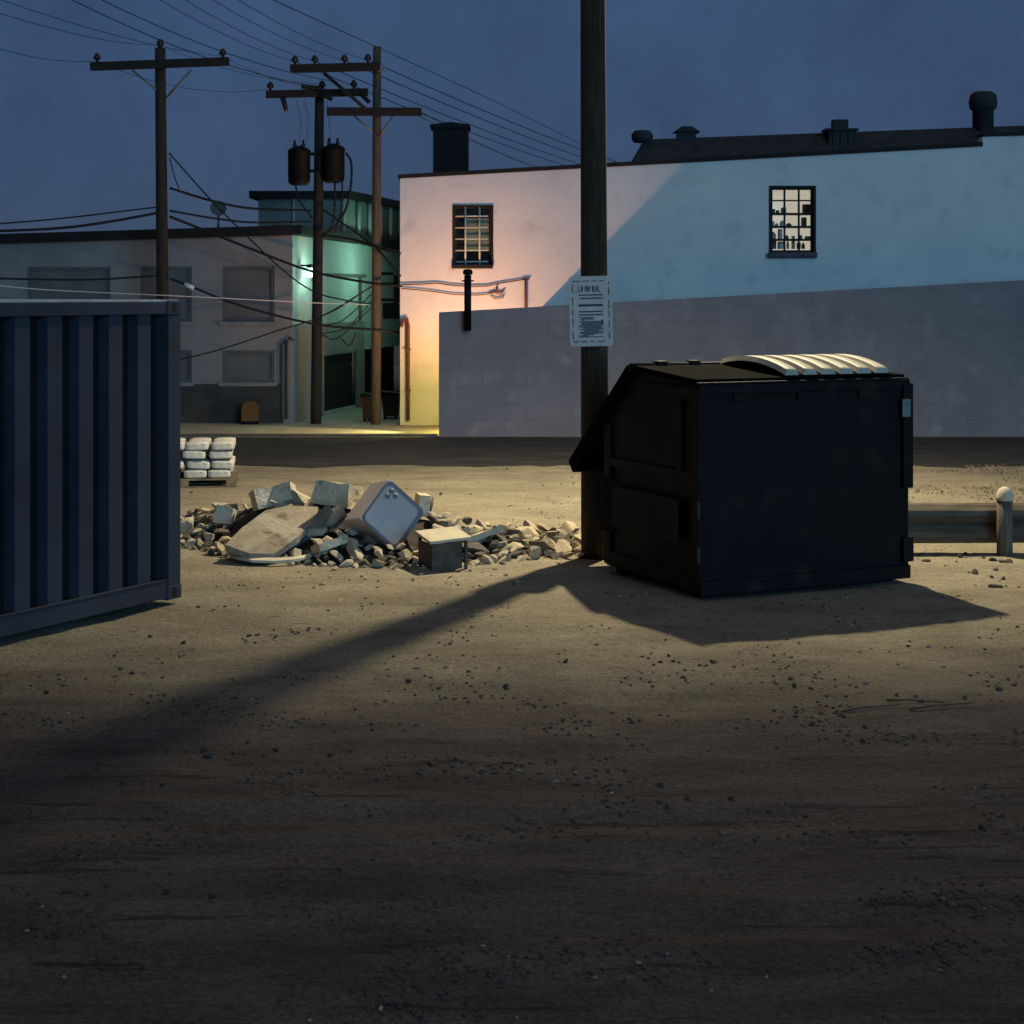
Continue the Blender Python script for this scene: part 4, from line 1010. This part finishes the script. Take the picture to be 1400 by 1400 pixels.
# sticks
for a, b, c_, d_, lab in ((500, 690, 515, 665, 'dark broken stick poking out left of the appliance'), (585, 705, 592, 680, 'short dark stick standing right of the appliance'), (545, 770, 560, 782, 'dark stick lying in front of the rubble')):
    q = MB(); p0, p1 = P(a, b, 17.6), P(c_, d_, 17.7)
    if b > 760: p0, p1 = G(a, b), G(c_, d_); p0.z = p1.z = .03
    q.tube([p0, p0.lerp(p1, .5)+Vector((.01, 0, .01)), p1], .022, 6, .014); tag(obj('stick', q, 'darkwood', loc=p0), lab, 'stick')
# stones of the heap
protos = []
for k in range(9):
    q = MB(); q.rock((1.15, .9, .62), 100+k, sub=3, cuts=10); me = bpy.data.meshes.new('rubble_stone'); q.bm.normal_update(); q.bm.to_mesh(me); q.bm.free()
    me.materials.append(M['concrete' if k % 3 else 'concrete_dark']); protos.append(me)
    for pf in me.polygons: pf.use_smooth = False
def stone(x, y, z, s, label, group, mesh=None, rs=rnd, name='rubble_stone'):
    o = bpy.data.objects.new(name, mesh or rs.choice(protos)); C.objects.link(o)
    o.location = (x, y, z); o.rotation_euler = (rs.uniform(-.7, .7), rs.uniform(-.7, .7), rs.uniform(0, 6.28)); o.scale = (s*rs.uniform(.8, 1.4), s, s*rs.uniform(.7, 1.1))
    return tag(o, label, 'stone', group)
rs = random.Random(21)
cnt = tries = 0
put = []
while cnt < 275 and tries < 20000:
    tries += 1
    X = rs.uniform(232, 832); t = rs.random()**.9
    p = heap(X, t); s = rs.uniform(.05, .10)+(rs.uniform(.04, .09) if rs.random() < .3 else 0)
    if X > 640: s *= 1.1
    if t < .15: s *= .7
    xp = 700+p.x*F/p.y; yp = HZ-(p.z-EYE)*F/p.y
    if 486 < xp < 588 and 650 < yp < 738: continue
    if 312 < xp < 430 and 690 < yp < 752: continue
    if 578 < xp < 640 and 724 < yp < 772: continue
    if 425 < xp < 492 and 655 < yp < 690: continue
    if any((p-o_).length < .72*(s+s2) for o_, s2 in put): continue
    put.append((p, s))
    stone(p.x, p.y, max(p.z*.92, s*.3), s, 'rough stone among the heaped rubble', 'stones of the rubble heap', rs=rs); cnt += 1
# strays round the heap and across the lot
for k in range(26):
    X, yb = rs.uniform(440, 720), rs.uniform(765, 800); g_ = G(X, yb); s = rs.uniform(.02, .045)
    stone(g_.x, g_.y, s*.3, s, 'small stray stone on the gravel before the rubble', 'stray stones before the rubble', rs=rs, name='stray_stone')
cl = []
for k in range(4):
    q = MB(); q.rock((1, .85, .6), 300+k, sub=2, cuts=7); me = bpy.data.meshes.new('dark_stone'); q.bm.to_mesh(me); q.bm.free(); me.materials.append(M['clod' if k < 3 else 'pebble']); cl.append(me)
spots = [(278, 1026), (283, 1035), (319, 1029), (340, 1013), (378, 1025), (452, 1034), (480, 1027), (397, 1091), (772, 908), (914, 899), (975, 906), (1086, 940), (1225, 953), (1365, 945), (1320, 955), (1180, 1018), (560, 935), (600, 942), (692, 941), (640, 920), (65, 945), (180, 920), (250, 880), (205, 868), (470, 770), (902, 1072), (938, 1095), (1000, 1095), (1368, 1120), (1340, 1135), (92, 1220), (120, 1222), (150, 1210), (230, 1222), (290, 1230), (170, 1072), (222, 1075), (1260, 960)]
for X, Y in spots:
    g_ = G(X, Y); s = rs.uniform(.020, .034)
    stone(g_.x, g_.y, gheight(g_.x, g_.y)+s*.25, s, 'dark fist-sized stone lying loose on the open ground', 'dark loose stones on open ground', mesh=cl[rs.randrange(3)], rs=rs, name='dark_stone')
for X, Y in ((570, 918), (610, 915), (645, 928), (765, 908), (815, 885), (890, 895), (972, 905), (1175, 890), (1192, 886), (1228, 910), (1288, 912), (1160, 938), (1185, 936), (1252, 953), (1360, 937), (1085, 937)):
    g_ = G(X, Y); s = rs.uniform(.016, .026)
    stone(g_.x, g_.y, gheight(g_.x, g_.y)+s*.3, s, 'pale lit pebble at the edge of the lamplit gravel', 'pale pebbles at the edge of the light', mesh=cl[3], rs=rs, name='pale_pebble')
for a, b, c_, d_, lab in ((1150, 975, 1232, 971, 'thin dark twig on the gravel, leftmost of the twigs in front of the dumpster'), (1212, 961, 1292, 966, 'thin dark twig farthest from the viewer at the right edge of the light'), (1244, 976, 1332, 967, 'thin dark twig nearest the right edge, angled toward the rail')):
    p0, p1 = G(a, b), G(c_, d_); p0.z = gheight(p0.x, p0.y)+.012; p1.z = gheight(p1.x, p1.y)+.02
    q = MB(); q.tube([p0, p0.lerp(p1, .4)+Vector((0, .02, .004)), p1], .007, 6, .004); tag(obj('twig', q, 'darkwood', loc=p0), lab, 'twig')
for X, Y in ((1312, 762), (1322, 759), (1334, 758), (1345, 763), (1356, 766), (1370, 768), (1380, 769), (1258, 760), (1266, 767), (1362, 778), (1332, 785), (1356, 790), (1370, 792), (1361, 803)):
    g_ = G(X, Y); s = rs.uniform(.03, .06)
    stone(g_.x, g_.y, gheight(g_.x, g_.y)+s*.15, s, 'dark clod on the lit gravel in front of the guard rail', 'dark clods before the guard rail', mesh=cl[rs.randrange(3)], rs=rs, name='dark_clod')
# loose gravel, past counting
gr = MB(); rg = random.Random(8)
tv = bmesh.new(); bmesh.ops.create_icosphere(tv, subdivisions=1, radius=1); TVv = [w.co.copy() for w in tv.verts]; TVf = [[w.index for w in f.verts] for f in tv.faces]; tv.free()
k = 0
while k < 3000:
    Y = 400+rg.random()**1.0*1000
    if Y < 640: continue
    X = rg.uniform(-20, 1420); g_ = G(X, Y)
    cl_ = noise.noise(Vector((g_.x*1.3, g_.y*1.9, 7)))
    if cl_ < rg.uniform(-.1, .5): continue
    s = rg.uniform(.004, .013)*(1+.5*max(cl_, 0))*(g_.y/9)**.35
    z = gheight(g_.x, g_.y); ph_ = rg.uniform(0, 6.28); c_, s_ = math.cos(ph_), math.sin(ph_); st = rg.uniform(.7, 1.5); jt = [rg.uniform(.75, 1.2) for _ in TVv]
    vs = [gr.v((g_.x+(v.x*st*c_-v.y*s_)*s*j, g_.y+(v.x*st*s_+v.y*c_)*s*j, z+s*.25+v.z*s*.7*j)) for v, j in zip(TVv, jt)]
    mi = 0 if rg.random() < (.4 if g_.y > 11.5 else .025) else 1
    for f in TVf:
        fc = gr.f([vs[i] for i in f])
        if fc: fc.material_index = mi
    k += 1
tag(obj('loose_gravel', gr, ['pebble', 'clod'], recalc=False), 'fine loose gravel scattered over the lot', 'gravel', kind='stuff')

# ------------------------------------------------------------------ world, dusk light, camera
w = bpy.data.worlds.new('World'); SC.world = w; w.use_nodes = True
nt = w.node_tree; N = nt.nodes; L = nt.links; bg = N['Background']
sky = N.new('ShaderNodeTexSky'); sky.sky_type = 'NISHITA'; sky.sun_disc = False
SUN_EL, SUN_AZ = R(4), R(180-28)      # afterglow low behind the camera, a little to the right
sky.sun_elevation = SUN_EL; sky.sun_rotation = SUN_AZ
sky.air_density = 1.0; sky.dust_density = .3; sky.ozone_density = 4.0
tn = N.new('ShaderNodeMixRGB'); tn.blend_type = 'MULTIPLY'; tn.inputs['Fac'].default_value = 1; tn.inputs['Color2'].default_value = (1.08, .71, 1.14, 1)
L.new(sky.outputs['Color'], tn.inputs['Color1'])
# the town's glow evens out the dusk: bluer near the horizon, greyer overhead
gw = N.new('ShaderNodeMixRGB'); gw.inputs['Fac'].default_value = .84; gw.inputs['Color2'].default_value = (.040/.06, .077/.06, .152/.06, 1)
L.new(tn.outputs[0], gw.inputs['Color1'])
tcz = N.new('ShaderNodeTexCoord'); sz = N.new('ShaderNodeSeparateXYZ'); L.new(tcz.outputs['Generated'], sz.inputs[0])
mz = N.new('ShaderNodeMapRange'); mz.interpolation_type = 'SMOOTHSTEP'; mz.inputs['From Min'].default_value = .25; mz.inputs['From Max'].default_value = .75; L.new(sz.outputs['Z'], mz.inputs['Value'])
up = N.new('ShaderNodeMixRGB'); L.new(mz.outputs[0], up.inputs['Fac']); L.new(gw.outputs[0], up.inputs['Color1']); up.inputs['Color2'].default_value = (.150/.06, .128/.06, .126/.06, 1)
# faint uneven cloud veil
tcw = N.new('ShaderNodeTexCoord'); nw = N.new('ShaderNodeTexNoise'); nw.inputs['Scale'].default_value = 9; nw.inputs['Detail'].default_value = 9; nw.inputs['Roughness'].default_value = .68
L.new(tcw.outputs['Generated'], nw.inputs['Vector'])
mrw = N.new('ShaderNodeMapRange'); mrw.inputs['From Min'].default_value = .3; mrw.inputs['From Max'].default_value = .7; mrw.inputs['To Min'].default_value = .82; mrw.inputs['To Max'].default_value = 1.18
L.new(nw.outputs['Fac'], mrw.inputs['Value'])
t2_ = N.new('ShaderNodeMixRGB'); t2_.blend_type = 'MULTIPLY'; t2_.inputs['Fac'].default_value = 1; L.new(up.outputs[0], t2_.inputs['Color1']); L.new(mrw.outputs[0], t2_.inputs['Color2'])
L.new(t2_.outputs[0], bg.inputs['Color']); bg.inputs['Strength'].default_value = .06
s = bpy.data.lights.new('dusk_sun', 'SUN'); s.energy = 1.0; s.angle = R(24); s.color = (.24, .67, 1.08)
so = bpy.data.objects.new('dusk_sun', s); C.objects.link(so)
SDIR = Vector((math.sin(SUN_AZ)*math.cos(R(9)), math.cos(SUN_AZ)*math.cos(R(9)), math.sin(R(9))))
so.rotation_euler = (-SDIR).to_track_quat('-Z', 'Y').to_euler()

cam = bpy.data.cameras.new('camera'); co = bpy.data.objects.new('camera', cam); C.objects.link(co)
co.location = (0, 0, EYE); co.rotation_euler = (R(90), 0, 0)
cam.sensor_width = 36; cam.lens = 36*F/1400; cam.shift_y = -(700-HZ)/1400; cam.clip_end = 3000; cam.clip_start = .1
SC.camera = co
SC.view_settings.view_transform = 'Standard'; SC.view_settings.look = 'None'; SC.view_settings.exposure = 0; SC.view_settings.gamma = 1
